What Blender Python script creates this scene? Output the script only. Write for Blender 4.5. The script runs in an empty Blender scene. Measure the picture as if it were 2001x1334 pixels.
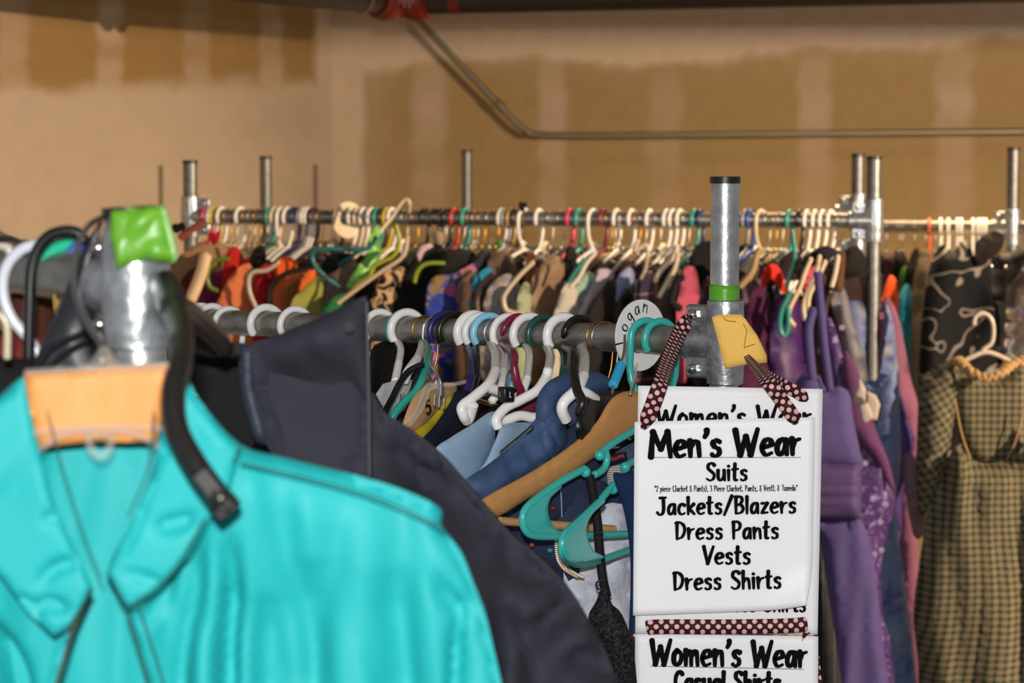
import bpy, bmesh, math, random
import numpy as np
from mathutils import Vector, Matrix, noise
from mathutils.geometry import delaunay_2d_cdt
R = math.radians
C = bpy.context.scene.collection
S = bpy.context.scene

# ------------------------------------------------------------------ camera, light, exposure
F = 4935.0; CX = 1000.5; CY = 667.0; CH = 1.75; TH = math.atan(400 / F)
cam = bpy.data.objects.new('camera', bpy.data.cameras.new('camera')); C.objects.link(cam)
cam.location = (0, 0, CH); cam.rotation_euler = (math.pi / 2 - TH, 0, 0)
cam.data.sensor_width = 36; cam.data.lens = F / 2001 * 36
cam.data.clip_start = .05
cam.data.dof.use_dof = True; cam.data.dof.focus_distance = 3.02; cam.data.dof.aperture_fstop = 9.6
S.camera = cam
S.view_settings.view_transform = 'Standard'; S.view_settings.look = 'None'
S.view_settings.gamma = 1; S.view_settings.exposure = 0.0

w = bpy.data.worlds.new('world'); S.world = w; w.use_nodes = True
bg = w.node_tree.nodes['Background']; bg.inputs[0].default_value = (.93, .93, 1, 1); bg.inputs[1].default_value = .30

def light(name, typ, loc, energy, color, target=None, **k):
    l = bpy.data.lights.new(name, typ); l.energy = energy; l.color = color
    for a, v in k.items(): setattr(l, a, v)
    o = bpy.data.objects.new(name, l); C.objects.link(o); o.location = loc
    if target is not None:
        o.rotation_euler = (Vector(target) - Vector(loc)).to_track_quat('-Z', 'Y').to_euler()
    return o
# the camera's flash, just above the lens
light('camera_flash', 'AREA', (-.02, -.02, CH + .15), 58, (1, .985, .97), (0, 3.5, 1.4), shape='RECTANGLE', size=.07, size_y=.04)
# unseen warm lamp placed at the right; its added hood shades the upper walls
LAMP = Vector((3.3, 3.9, 2.06))
light('added_lamp_light', 'SPOT', LAMP, 900, (1, .745, .50), (-.3, 9, 1.5), spot_size=R(120), spot_blend=.35, shadow_soft_size=.014)
# warm ceiling lights over the racks
light('ceiling_lamp', 'AREA', (1.5, 7.6, 3.45), 90, (1, .72, .42), (1.3, 7.2, 0), shape='RECTANGLE', size=1.5, size_y=.9, spread=R(105))

# ------------------------------------------------------------------ helpers
CT, ST = math.cos(TH), math.sin(TH)
def P(x, y, Y):                       # point on the vertical plane at distance Y seen at (x, y)
    a = (x - CX) / F; b = (CY - y) / F
    s = Y / (b * ST + CT)
    return Vector((a * s, Y, CH + (b * CT - ST) * s))
def proj(p):
    d = p[1] * CT - (p[2] - CH) * ST
    return CX + F * p[0] / d, CY - F * (p[1] * ST + (p[2] - CH) * CT) / d

def lin(h, k=1.0):
    if isinstance(h, tuple): return h
    o = []
    for i in (0, 2, 4):
        v = int(h[i:i + 2], 16) / 255
        v = v / 12.92 if v <= .04045 else ((v + .055) / 1.055) ** 2.4
        o.append(min(.95, v * k))
    return tuple(o)

MATS = {}
def mat(name, color='808080', rough=.6, metal=0, k=1.0, bump=0, bscale=200, var=0, vscale=8, sheen=0, spec=.5, alpha=1, trans=0, coat=0):
    key = (name, color, rough, metal, k, bump, bscale, var, vscale, alpha)
    if key in MATS: return MATS[key]
    m = bpy.data.materials.new(name); m.use_nodes = True
    nt = m.node_tree; N = nt.nodes; b = N['Principled BSDF']; L = nt.links
    c = lin(color, k)
    b.inputs['Base Color'].default_value = (*c, 1); b.inputs['Roughness'].default_value = rough
    b.inputs['Metallic'].default_value = metal; b.inputs['Specular IOR Level'].default_value = spec
    if coat: b.inputs['Coat Weight'].default_value = coat; b.inputs['Coat Roughness'].default_value = .1
    if sheen: b.inputs['Sheen Weight'].default_value = sheen; b.inputs['Sheen Roughness'].default_value = .4
    if trans: b.inputs['Transmission Weight'].default_value = trans
    b.inputs['Alpha'].default_value = alpha
    tc = N.new('ShaderNodeTexCoord')
    if var:
        n = N.new('ShaderNodeTexNoise'); n.inputs['Scale'].default_value = vscale; n.inputs['Detail'].default_value = 5
        L.new(tc.outputs['Object'], n.inputs['Vector'])
        mr = N.new('ShaderNodeMapRange'); mr.inputs['From Min'].default_value = .3; mr.inputs['From Max'].default_value = .7
        mr.inputs['To Min'].default_value = 1 - var; mr.inputs['To Max'].default_value = 1 + var
        L.new(n.outputs['Fac'], mr.inputs['Value'])
        vm = N.new('ShaderNodeVectorMath'); vm.operation = 'SCALE'; vm.inputs[0].default_value = c
        L.new(mr.outputs[0], vm.inputs['Scale']); L.new(vm.outputs[0], b.inputs['Base Color'])
    if bump:
        n = N.new('ShaderNodeTexNoise'); n.inputs['Scale'].default_value = bscale; n.inputs['Detail'].default_value = 4
        L.new(tc.outputs['Object'], n.inputs['Vector'])
        bp = N.new('ShaderNodeBump'); bp.inputs['Strength'].default_value = bump; bp.inputs['Distance'].default_value = .002
        L.new(n.outputs['Fac'], bp.inputs['Height']); L.new(bp.outputs[0], b.inputs['Normal'])
    MATS[key] = m
    return m
def cloth(color, k=1.0, rough=.85, **a):
    a.setdefault('bump', .25); a.setdefault('bscale', 300); a.setdefault('var', .12); a.setdefault('spec', .25)
    return mat('cloth_' + str(color), color, rough, 0, k, **a)
def plastic(color, k=1.0, rough=.28): return mat('plastic_' + color, color, rough, 0, k, spec=.5)

def pattern(name, fn, rough=.85, spec=.25, metal=0):
    """material whose colour comes from node-building fn(nodes, links, uv_socket) -> colour socket"""
    if name in MATS: return MATS[name]
    m = bpy.data.materials.new(name); m.use_nodes = True
    N = m.node_tree.nodes; L = m.node_tree.links; b = N['Principled BSDF']
    b.inputs['Roughness'].default_value = rough; b.inputs['Specular IOR Level'].default_value = spec; b.inputs['Metallic'].default_value = metal
    uv = N.new('ShaderNodeUVMap').outputs[0]
    L.new(fn(N, L, uv), b.inputs['Base Color'])
    MATS[name] = m
    return m
def nmath(N, L, op, a, b=None, c=None):
    n = N.new('ShaderNodeMath'); n.operation = op
    for i, v in enumerate((a, b, c)):
        if v is None: continue
        if isinstance(v, (int, float)): n.inputs[i].default_value = v
        else: L.new(v, n.inputs[i])
    return n.outputs[0]
def nmix(N, L, f, a, b):
    n = N.new('ShaderNodeMix'); n.data_type = 'RGBA'
    if isinstance(f, float): n.inputs[0].default_value = f
    else: L.new(f, n.inputs[0])
    for i, v in ((6, a), (7, b)):
        if isinstance(v, tuple): n.inputs[i].default_value = (*v[:3], 1)
        else: L.new(v, n.inputs[i])
    return n.outputs[2]
def nnoise(N, L, uv, scale, detail=3, dist=0):
    n = N.new('ShaderNodeTexNoise'); n.inputs['Scale'].default_value = scale; n.inputs['Detail'].default_value = detail
    n.inputs['Distortion'].default_value = dist
    L.new(uv, n.inputs['Vector']); return n.outputs['Fac']
def nstep(N, L, v, lo, hi):
    n = N.new('ShaderNodeMapRange'); n.inputs['From Min'].default_value = lo; n.inputs['From Max'].default_value = hi
    L.new(v, n.inputs['Value']); return n.outputs[0]

# patterned cloths
def f_dots(bgc, fg, pitch, r):
    def f(N, L, uv):
        def lat(off):
            v = N.new('ShaderNodeVectorMath'); v.operation = 'MULTIPLY_ADD'; L.new(uv, v.inputs[0])
            v.inputs[1].default_value = (1 / pitch, 1 / pitch, 0); v.inputs[2].default_value = (off, off, 0)
            w_ = N.new('ShaderNodeVectorMath'); w_.operation = 'FRACTION'; L.new(v.outputs[0], w_.inputs[0])
            x = N.new('ShaderNodeVectorMath'); x.operation = 'DISTANCE'; L.new(w_.outputs[0], x.inputs[0]); x.inputs[1].default_value = (.5, .5, 0)
            return x.outputs['Value']
        d = nmath(N, L, 'MINIMUM', lat(0.0), lat(.5))
        return nmix(N, L, nmath(N, L, 'LESS_THAN', d, r), bgc, fg)
    return f
def f_gingham(base, dark, pitch):
    def f(N, L, uv):
        s = N.new('ShaderNodeSeparateXYZ'); L.new(uv, s.inputs[0])
        def st(o):
            a = nmath(N, L, 'SINE', nmath(N, L, 'MULTIPLY', o, 2 * math.pi / pitch))
            return nstep(N, L, a, -.1, .75)
        m1 = st(s.outputs[0]); m2 = st(s.outputs[1])
        q = nmath(N, L, 'MULTIPLY', nmath(N, L, 'ADD', m1, m2), .52)
        return nmix(N, L, q, base, dark)
    return f
def f_blot(cols, scale, lo=.5, hi=.54, dist=1.0):
    def f(N, L, uv):
        c = cols[0]
        for i, cc in enumerate(cols[1:]):
            v = N.new('ShaderNodeVectorMath'); v.operation = 'ADD'; L.new(uv, v.inputs[0]); v.inputs[1].default_value = (i * 3.7, i * 1.3, 0)
            c = nmix(N, L, nstep(N, L, nnoise(N, L, v.outputs[0], scale * (1 + .35 * i), 2, dist), lo, hi), c, cc)
        return c
    return f
def f_stripes(base, line, pitch, wd, axis=0, wobble=0):
    def f(N, L, uv):
        s = N.new('ShaderNodeSeparateXYZ'); L.new(uv, s.inputs[0])
        o = s.outputs[axis]
        if wobble: o = nmath(N, L, 'ADD', o, nmath(N, L, 'MULTIPLY', nnoise(N, L, uv, 20), wobble))
        a = nmath(N, L, 'FRACT', nmath(N, L, 'DIVIDE', o, pitch))
        return nmix(N, L, nmath(N, L, 'LESS_THAN', a, wd), base, line)
    return f
def f_plaid(base, l1, l2, pitch):
    def f(N, L, uv):
        s = N.new('ShaderNodeSeparateXYZ'); L.new(uv, s.inputs[0]); c = base
        for ax, col, w_ in ((0, l2, .45), (1, l2, .45)):
            a = nmath(N, L, 'FRACT', nmath(N, L, 'DIVIDE', s.outputs[ax], pitch))
            c = nmix(N, L, nmath(N, L, 'MULTIPLY', nmath(N, L, 'LESS_THAN', a, w_), .5), c, col)
        for ax in (0, 1):
            a = nmath(N, L, 'FRACT', nmath(N, L, 'ADD', nmath(N, L, 'DIVIDE', s.outputs[ax], pitch), .3))
            c = nmix(N, L, nmath(N, L, 'MULTIPLY', nmath(N, L, 'LESS_THAN', a, .05), .8), c, l1)
        return c
    return f
def f_veins(base, line, scale, wd=.03):
    def f(N, L, uv):
        a = nmath(N, L, 'ABSOLUTE', nmath(N, L, 'SUBTRACT', nnoise(N, L, uv, scale, 1, .6), .5))
        return nmix(N, L, nmath(N, L, 'LESS_THAN', a, wd), base, line)
    return f

# objects
def link(name, me, m=None, parent=None, smooth=True):
    if m is not None and not me.materials: me.materials.append(m)
    o = bpy.data.objects.new(name, me); C.objects.link(o)
    if parent: o.parent = parent
    if smooth:
        for p in me.polygons: p.use_smooth = True
    return o
def mesh(name, V, Fc, uvs=None):
    me = bpy.data.meshes.new(name); me.from_pydata([tuple(v) for v in V], [], Fc)
    if uvs is not None:
        l = me.uv_layers.new(name='UVMap')
        for p in me.polygons:
            for li, vi in zip(p.loop_indices, p.vertices): l.data[li].uv = uvs[vi]
    me.update(); return me
def tag(o, label, cat=None, group=None, kind=None):
    if label: o['label'] = label
    if cat: o['category'] = cat
    if group: o['group'] = group
    if kind: o['kind'] = kind
    return o
def empty(name, label, cat, loc=(0, 0, 0), group=None):
    o = bpy.data.objects.new(name, None); C.objects.link(o); o.location = loc; o.empty_display_size = .05
    return tag(o, label, cat, group)

class MB:
    def __init__(s): s.v = []; s.f = []; s.uv = []
    def add(s, V, Fc, U=None):
        n = len(s.v); s.v += [tuple(v) for v in V]; s.f += [tuple(i + n for i in f) for f in Fc]
        s.uv += (U if U else [(0, 0)] * len(V)); return s
    def box(s, c, d, rot=None):
        V = []
        for i in (-1, 1):
            for j in (-1, 1):
                for k in (-1, 1):
                    p = Vector((i * d[0] / 2, j * d[1] / 2, k * d[2] / 2))
                    if rot: p = rot @ p
                    V.append(p + Vector(c))
        return s.add(V, [(0, 1, 3, 2), (4, 6, 7, 5), (0, 4, 5, 1), (2, 3, 7, 6), (0, 2, 6, 4), (1, 5, 7, 3)])
    def tube(s, pts, r, n=10, cap=True, flat=1.0, up=None, closed=False):
        pts = [Vector(p) for p in pts]; m = len(pts)
        rr = r if hasattr(r, '__len__') else [r] * m
        V = []; T = []
        for i in range(m):
            a = pts[(i - 1) % m] if (i or closed) else pts[i]; b = pts[(i + 1) % m] if (i < m - 1 or closed) else pts[i]
            t = (b - a); t = t.normalized() if t.length > 1e-9 else Vector((0, 0, 1)); T.append(t)
        u = Vector(up) if up else (Vector((0, 0, 1)) if abs(T[0].z) < .9 else Vector((1, 0, 0)))
        for i in range(m):
            t = T[i]; u = (u - t * u.dot(t))
            if u.length < 1e-6: u = t.orthogonal()
            u.normalize(); v = t.cross(u)
            for k in range(n):
                a = 2 * math.pi * k / n
                V.append(pts[i] + (u * math.cos(a) + v * math.sin(a) * flat) * rr[i])
        Fc = []
        for i in range(m - (0 if closed else 1)):
            for k in range(n):
                j = (i + 1) % m
                Fc.append((i * n + k, i * n + (k + 1) % n, j * n + (k + 1) % n, j * n + k))
        if cap and not closed:
            # rounded ends
            for e, dr in ((0, -1), (m - 1, 1)):
                c = len(V); V.append(pts[e] + T[e] * dr * rr[e] * (.7 if n < 18 else .02))
                for k in range(n):
                    q = (e * n + k, e * n + (k + 1) % n, c)
                    Fc.append(q if dr > 0 else q[::-1])
        return s.add(V, Fc)
    def cyl(s, a, b, r, n=24, r2=None):
        a = Vector(a); b = Vector(b); t = (b - a).normalized(); u = t.orthogonal().normalized(); v = t.cross(u)
        r2 = r if r2 is None else r2
        V = [a + (u * math.cos(2 * math.pi * k / n) + v * math.sin(2 * math.pi * k / n)) * r for k in range(n)]
        V += [b + (u * math.cos(2 * math.pi * k / n) + v * math.sin(2 * math.pi * k / n)) * r2 for k in range(n)]
        Fc = [(k, (k + 1) % n, n + (k + 1) % n, n + k) for k in range(n)] + [tuple(range(n))[::-1], tuple(range(n, 2 * n))]
        return s.add(V, Fc)
    def ball(s, c, r, sc=(1, 1, 1), n=12, h=8):
        V = []; c = Vector(c)
        for i in range(1, h):
            a = math.pi * i / h
            for k in range(n):
                b = 2 * math.pi * k / n
                V.append(c + Vector((math.sin(a) * math.cos(b) * sc[0], math.sin(a) * math.sin(b) * sc[1], math.cos(a) * sc[2])) * r)
        V += [c + Vector((0, 0, r * sc[2])), c - Vector((0, 0, r * sc[2]))]
        Fc = []
        for i in range(h - 2):
            for k in range(n): Fc.append((i * n + k, (i + 1) * n + k, (i + 1) * n + (k + 1) % n, i * n + (k + 1) % n))
        t = (h - 1) * n
        for k in range(n): Fc += [(t, k, (k + 1) % n), (t + 1, (h - 2) * n + (k + 1) % n, (h - 2) * n + k)]
        return s.add(V, Fc)
    def mesh(s, name): return mesh(name, s.v, s.f, s.uv)
    def obj(s, name, m, parent=None, smooth=True, bevel=0, auto=True):
        o = link(name, s.mesh(name), m, parent, smooth)
        if bevel:
            b = o.modifiers.new('bevel', 'BEVEL'); b.width = bevel; b.segments = 2; b.limit_method = 'ANGLE'
        if auto and smooth: sharp(o)
        return o
def sharp(o, ang=40):
    me = o.data; bm = bmesh.new(); bm.from_mesh(me)
    for e in bm.edges:
        if len(e.link_faces) == 2 and e.calc_face_angle(0) > R(ang): e.smooth = False
    bm.to_mesh(me); bm.free()

def cr(pts, n=6, closed=False):      # Catmull-Rom through the points (any dimension)
    pts = [Vector(p) for p in pts]; m = len(pts); out = []
    if m < 3: return pts
    for i in range(m if closed else m - 1):
        p0 = pts[(i - 1) % m] if (i or closed) else pts[0]; p1 = pts[i]; p2 = pts[(i + 1) % m]
        p3 = pts[(i + 2) % m] if (i < m - 2 or closed) else pts[-1]
        for k in range(n):
            t = k / n
            out.append(.5 * ((2 * p1) + (p2 - p0) * t + (2 * p0 - 5 * p1 + 4 * p2 - p3) * t * t + (3 * p1 - p0 - 3 * p2 + p3) * t ** 3))
    if not closed: out.append(pts[-1])
    return out

def nz(x, y, z=0): return noise.noise(Vector((x, y, z)))

def patch(name, pts, m, Y=None, infl=.02, res=None, folds=(), parent=None, smooth=True, seed=0, edge=.03, back=.5, uvf=None, thick=.0015, lean=0, wav=0, grooves=()):
    """Solid cloth piece. pts: (x, y[, Y]) outline as seen in the photograph, each with its real distance.
    folds: list of (amplitude, wavelength, angle_deg, stretch). Returns the object."""
    p3 = []
    for p in pts:
        y_ = p[2] if len(p) > 2 else Y
        p3.append(P(p[0], p[1], y_))
    if smooth: q = cr(p3, 5, True)
    else: q = p3
    if res is None: res = max(.004, q[0].y * .0032)
    # resample outline
    out = []
    for i in range(len(q)):
        a, b = q[i], q[(i + 1) % len(q)]; n = max(1, int((b - a).length / res))
        for k in range(n): out.append(a.lerp(b, k / n))
    A = np.array([(v.x, v.z, 1) for v in p3]); yy = np.array([v.y for v in p3])
    sol, *_ = np.linalg.lstsq(A, yy, rcond=None)
    if max(yy) - min(yy) < 1e-6: sol = np.array([0, 0, yy[0]])
    B = np.array([(v.x, v.z) for v in out]); nB = len(B)
    lo = B.min(0); hi = B.max(0)
    gx = np.arange(lo[0] + res / 2, hi[0], res); gz = np.arange(lo[1] + res / 2, hi[1], res * 1.0)
    G = []
    for j, z in enumerate(gz):
        for x in gx: G.append((x + (res / 2 if j % 2 else 0), z))
    G = np.array(G) if G else np.zeros((0, 2))
    def dist(Q):
        a = B; b = np.roll(B, -1, 0); d = b - a; L2 = (d ** 2).sum(1) + 1e-12
        best = np.full(len(Q), 1e9)
        for k in range(len(a)):
            t = np.clip(((Q - a[k]) @ d[k]) / L2[k], 0, 1)
            e = Q - (a[k] + t[:, None] * d[k]); best = np.minimum(best, (e ** 2).sum(1))
        return np.sqrt(best)
    def inside(Q):
        a = B; b = np.roll(B, -1, 0); c = np.zeros(len(Q), bool)
        for k in range(len(a)):
            cond = ((a[k, 1] > Q[:, 1]) != (b[k, 1] > Q[:, 1]))
            with np.errstate(divide='ignore', invalid='ignore'):
                xx = (b[k, 0] - a[k, 0]) * (Q[:, 1] - a[k, 1]) / (b[k, 1] - a[k, 1]) + a[k, 0]
            c ^= cond & (Q[:, 0] < xx)
        return c
    if len(G):
        ins = inside(G); G = G[ins]
    if len(G):
        dd = dist(G); G = G[dd > res * .55]
    allp = [Vector((float(a), float(b))) for a, b in B] + [Vector((float(a), float(b))) for a, b in G]
    ed = [(i, (i + 1) % nB) for i in range(nB)]
    v2, e2, f2, ov, oe, of = delaunay_2d_cdt(allp, ed, [], 1, 1e-7)
    VV = np.array([(v.x, v.y) for v in v2]); dd = dist(VV)
    ang = [(a, l, math.cos(R(t)), math.sin(R(t)), s) for a, l, t, s in folds]
    GR = []
    ym = float(np.mean(yy))
    for pl, gw, gd_ in grooves:
        L3 = cr([P(a, b, ym) for a, b in [(p[0], p[1]) for p in pl]], 4); GR.append(([(v.x, v.z) for v in L3], gw, gd_))
    def groove(x, z):
        t = 0
        for L3, gw, gd_ in GR:
            m_ = 1e9; kk = 0; n_ = len(L3) - 1
            for i in range(n_):
                ax, az = L3[i]; bx, bz = L3[i + 1]; dx, dz = bx - ax, bz - az; u = max(0, min(1, ((x - ax) * dx + (z - az) * dz) / (dx * dx + dz * dz + 1e-12)))
                q_ = (x - ax - u * dx) ** 2 + (z - az - u * dz) ** 2
                if q_ < m_: m_ = q_; kk = (i + u) / n_
            t += gd_ * math.exp(-m_ / (gw * gw)) * min(1, .15 + kk * 2.2) * min(1, .35 + (1 - kk) * 3)
        return t
    V = []; U = []; yb = []
    for (x, z), d in zip(VV, dd):
        y0 = sol[0] * x + sol[1] * z + sol[2]
        t = min(1, d / edge); e = math.sqrt(max(0, t * (2 - t)))
        f = 0
        for a, l, c_, s_, st in ang:
            u = (x * c_ - z * s_) / l; v = (x * s_ + z * c_) / (l * st)      # angle 0: folds run vertically
            f += a * (abs(nz(u + seed, v, seed * .37)) * 2.2 - .6 + .5 * nz(u * 2.1, v * 1.7, seed + 4))
        em = .35 + .65 * e
        V.append((x, y0 - infl * e - f * em + (groove(x, z) * min(1, .2 + e) if GR else 0), z)); yb.append((x, y0 + infl * e * back + thick, z))
        U.append((x, z) if uvf is None else uvf(x, z))
    n = len(V); Fc = []
    for f in f2:
        f = list(f)
        a, b, c_ = (VV[i] for i in f[:3])
        if (b[0] - a[0]) * (c_[1] - a[1]) - (b[1] - a[1]) * (c_[0] - a[0]) < 0: f = f[::-1]
        Fc.append(tuple(f)); Fc.append(tuple(i + n for i in f[::-1]))
    bi = [i for i, d in enumerate(dd) if d < 1e-5]
    cnt = {}
    for f in f2:
        f = list(f)
        for i in range(len(f)):
            k = (f[i], f[(i + 1) % len(f)]); kk = (min(k), max(k)); cnt.setdefault(kk, []).append(k)
    for kk, l in cnt.items():
        if len(l) == 1: a, b = l[0]; Fc.append((a, b, b + n, a + n))
    me = mesh(name, V + yb, Fc, U + U)
    bm = bmesh.new(); bm.from_mesh(me); bmesh.ops.recalc_face_normals(bm, faces=bm.faces); bm.to_mesh(me); bm.free()
    return link(name, me, m, parent)

def ribbon(name, pts, wd, m, parent=None, nrm=(0, -1, 0), th=.0006, n=6, u0=0):
    """flat strip along 3-D points, width wd lying across the path, facing nrm"""
    q = cr(pts, n); V = []; U = []; Fc = []; s = u0; N = Vector(nrm)
    for i, p in enumerate(q):
        t = (q[min(i + 1, len(q) - 1)] - q[max(i - 1, 0)]).normalized(); sd = t.cross(N).normalized()
        w_ = wd if not callable(wd) else wd(i / (len(q) - 1))
        if i: s += (p - q[i - 1]).length
        nn = sd.cross(t).normalized()
        for a, b in ((-1, 0), (1, 0), (1, 1), (-1, 1)):
            V.append(p + sd * a * w_ / 2 + nn * b * th); U.append((s, a * w_ / 2))
    for i in range(len(q) - 1):
        a = i * 4; b = a + 4
        for k in range(4): Fc.append((a + k, a + (k + 1) % 4, b + (k + 1) % 4, b + k))
    e = len(V) - 4; Fc += [(0, 3, 2, 1), (e, e + 1, e + 2, e + 3)]
    me = mesh(name, V, Fc, U)
    bm = bmesh.new(); bm.from_mesh(me); bmesh.ops.recalc_face_normals(bm, faces=bm.faces); bm.to_mesh(me); bm.free()
    o = link(name, me, m, parent); return o

# ---- marker lettering, drawn from strokes
GL = {
'M': (.78, [[(0, 0), (.08, 1)], [(.08, 1), (.36, .3)], [(.36, .3), (.62, 1)], [(.62, 1), (.72, 0)]]),
'W': (.86, [[(0, 1), (.16, 0)], [(.16, 0), (.38, .75)], [(.38, .75), (.54, 0)], [(.54, 0), (.82, 1.02)]]),
'e': (.48, [[(.06, .3), (.25, .34), (.4, .42), (.32, .6), (.17, .58), (.05, .38), (.05, .18), (.18, .0), (.4, .08)]]),
'n': (.47, [[(.04, .62), (.05, 0)], [(.05, .38), (.18, .57), (.32, .55), (.36, .3), (.38, 0)]]),
'm': (.66, [[(.04, .62), (.05, 0)], [(.05, .38), (.16, .57), (.26, .52), (.29, 0)], [(.29, .38), (.42, .57), (.52, .52), (.57, 0)]]),
"'": (.2, [[(.12, 1.02), (.12, .9), (.04, .74)]]),
's': (.42, [[(.33, .54), (.2, .61), (.07, .5), (.14, .36), (.28, .26), (.3, .1), (.15, -.01), (.02, .07)]]),
'a': (.48, [[(.36, .55), (.22, .6), (.07, .42), (.05, .14), (.16, 0), (.3, .17), (.36, .5)], [(.36, .58), (.4, 0)]]),
'r': (.38, [[(.04, .62), (.06, 0)], [(.06, .34), (.15, .52), (.34, .6)]]),
'S': (.52, [[(.44, .88), (.3, 1.01), (.12, .92), (.1, .7), (.27, .52), (.42, .34), (.38, .1), (.2, -.01), (.02, .1)]]),
'u': (.48, [[(.04, .6), (.05, .16), (.17, 0), (.31, .15), (.36, .6)], [(.36, .6), (.4, 0)]]),
'i': (.18, [[(.05, .6), (.06, 0)], [(.05, .84), (.055, .87)]]),
't': (.36, [[(.14, .98), (.12, .14), (.2, .0), (.28, .04)], [(0, .64), (.32, .68)]]),
'J': (.5, [[(.34, .98), (.35, .3), (.27, .03), (.12, -.01), (0, .14)], [(.14, .98), (.5, 1.0)]]),
'c': (.43, [[(.36, .52), (.22, .61), (.07, .44), (.05, .16), (.18, -.01), (.37, .07)]]),
'k': (.44, [[(.05, 1), (.05, 0)], [(.36, .6), (.06, .3)], [(.1, .33), (.38, 0)]]),
'/': (.5, [[(.42, 1.05), (0, -.08)]]),
'B': (.52, [[(.06, 1), (.06, 0)], [(.0, .98), (.3, .98), (.4, .78), (.26, .55), (.08, .52)], [(.08, .52), (.32, .5), (.45, .28), (.32, .05), (.04, .0)]]),
'l': (.18, [[(.06, 1), (.06, 0)]]),
'z': (.44, [[(.04, .58), (.36, .6)], [(.36, .6), (.04, .02)], [(.04, .02), (.38, .04)]]),
'D': (.58, [[(.08, .98), (.08, .0)], [(.0, .95), (.24, .98), (.45, .78), (.48, .45), (.34, .12), (.06, .0)]]),
'P': (.5, [[(.06, 1), (.07, 0)], [(0, .95), (.26, 1), (.42, .82), (.34, .56), (.09, .46)]]),
'V': (.52, [[(0, 1), (.2, 0)], [(.2, 0), (.5, 1)]]),
'h': (.47, [[(.05, 1), (.05, 0)], [(.05, .38), (.18, .57), (.31, .54), (.36, .3), (.38, 0)]]),
'*': (.3, [[(.14, 1), (.14, .72)], [(.02, .93), (.26, .79)], [(.26, .93), (.02, .79)]]),
'2': (.45, [[(.04, .8), (.16, .98), (.34, .9), (.34, .66), (.04, .02)], [(.04, .02), (.4, .04)]]),
'3': (.44, [[(.05, .9), (.22, .99), (.34, .82), (.15, .54)], [(.15, .54), (.36, .4), (.32, .08), (.02, .04)]]),
'p': (.46, [[(.05, .6), (.05, -.3)], [(.05, .45), (.2, .6), (.36, .42), (.3, .08), (.06, .05)]]),
'(': (.25, [[(.2, 1.02), (.05, .5), (.2, -.05)]]), ')': (.25, [[(.04, 1.02), (.19, .5), (.04, -.05)]]),
'&': (.5, [[(.38, .85), (.14, .95), (.1, .7), (.3, .5), (.06, .36), (.05, .1), (.25, 0), (.42, .3)]]),
'T': (.5, [[(.0, .98), (.5, 1)], [(.25, .98), (.25, 0)]]),
'x': (.42, [[(.03, .6), (.36, 0)], [(.36, .6), (.03, 0)]]),
'd': (.48, [[(.36, .5), (.18, .58), (.05, .3), (.15, 0), (.34, .2)], [(.37, 1), (.38, 0)]]),
'o': (.46, [[(.2, .6), (.06, .42), (.06, .12), (.2, 0), (.36, .18), (.36, .45), (.2, .6)]]),
'C': (.52, [[(.44, .84), (.3, 1), (.1, .8), (.05, .4), (.16, .04), (.42, .06)]]),
',': (.2, [[(.1, .08), (.04, -.12)]]),
'L': (.46, [[(.08, 1), (.05, .03)], [(.05, .03), (.42, .06)]]),
'g': (.48, [[(.36, .55), (.2, .6), (.05, .36), (.16, .08), (.34, .3), (.36, .56)], [(.36, .56), (.36, -.15), (.2, -.32), (.04, -.2)]]),
'5': (.44, [[(.36, .98), (.1, .95)], [(.1, .95), (.06, .55)], [(.06, .55), (.28, .6), (.38, .3), (.2, 0), (.02, .1)]]),
'A': (.5, [[(.0, 0), (.22, 1)], [(.22, 1), (.46, 0)], [(.08, .35), (.4, .35)]]),
' ': (.34, []),
}
def textw(s, tr=.07): return sum(GL[c][0] + tr for c in s) - .12
def lettering(name, s, org, ex, ez, nrm, h, m, parent, stroke=.075, width=None, taper=.35, jitter=0):
    """org: baseline centre (3-D); ex/ez unit vectors along the line and up; h: cap height"""
    zo = 0; W = textw(s); sx = h if width is None else width / W; mb = MB(); x = -W * sx / 2
    rnd = random.Random(len(s))
    for ci, ch in enumerate(s):
        adv, st = GL[ch]
        for sk in st:
            pp = cr([(a, b, 0) for a, b in sk], 5) if len(sk) > 2 else [Vector((*sk[0], 0)), Vector((*sk[1], 0))]
            L = []; n = len(pp)
            for i, p in enumerate(pp):
                t = pp[min(i + 1, n - 1)] - pp[max(i - 1, 0)]; t = Vector((t.x * sx / h, t.y, 0))
                t = t.normalized() if t.length > 1e-9 else Vector((0, 1, 0)); sd = Vector((-t.y, t.x, 0))
                r = stroke * (1 + taper * .5 - taper * i / max(1, n - 1)) * (1.12 if abs(t.y) > .6 else .82)
                L.append((Vector((p.x * sx / h, p.y, 0)), sd * r, t, r))
            V = []; a0 = L[0]; a1 = L[-1]; zo += .00003
            c_, d_, t_, r_ = a0; L.insert(0, (c_ - t_ * r_ * .55, d_ * .78, t_, r_))
            c_, d_, t_, r_ = a1; L.append((c_ + t_ * r_ * .55, d_ * .78, t_, r_)); n += 2; a0 = L[0]; a1 = L[-1]
            V.append(a0[0] - a0[2] * a0[3] * .3)
            for c_, d_, t_, r_ in L: V += [c_ + d_, c_ - d_]
            V.append(a1[0] + a1[2] * a1[3] * .3)
            Fc = [(0, 2, 1)]
            for i in range(n - 1): a = 1 + i * 2; Fc.append((a, a + 1, a + 3, a + 2))
            Fc.append((len(V) - 3, len(V) - 2, len(V) - 1))
            mb.add([Vector(org) + Vector(ex) * (x + v.x * h) + Vector(ez) * v.y * h + Vector(nrm) * (.0004 + zo % .0021) for v in V], Fc)
        x += (adv + .07) * sx
    o = mb.obj(name, m, parent, smooth=False)
    return o

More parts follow.
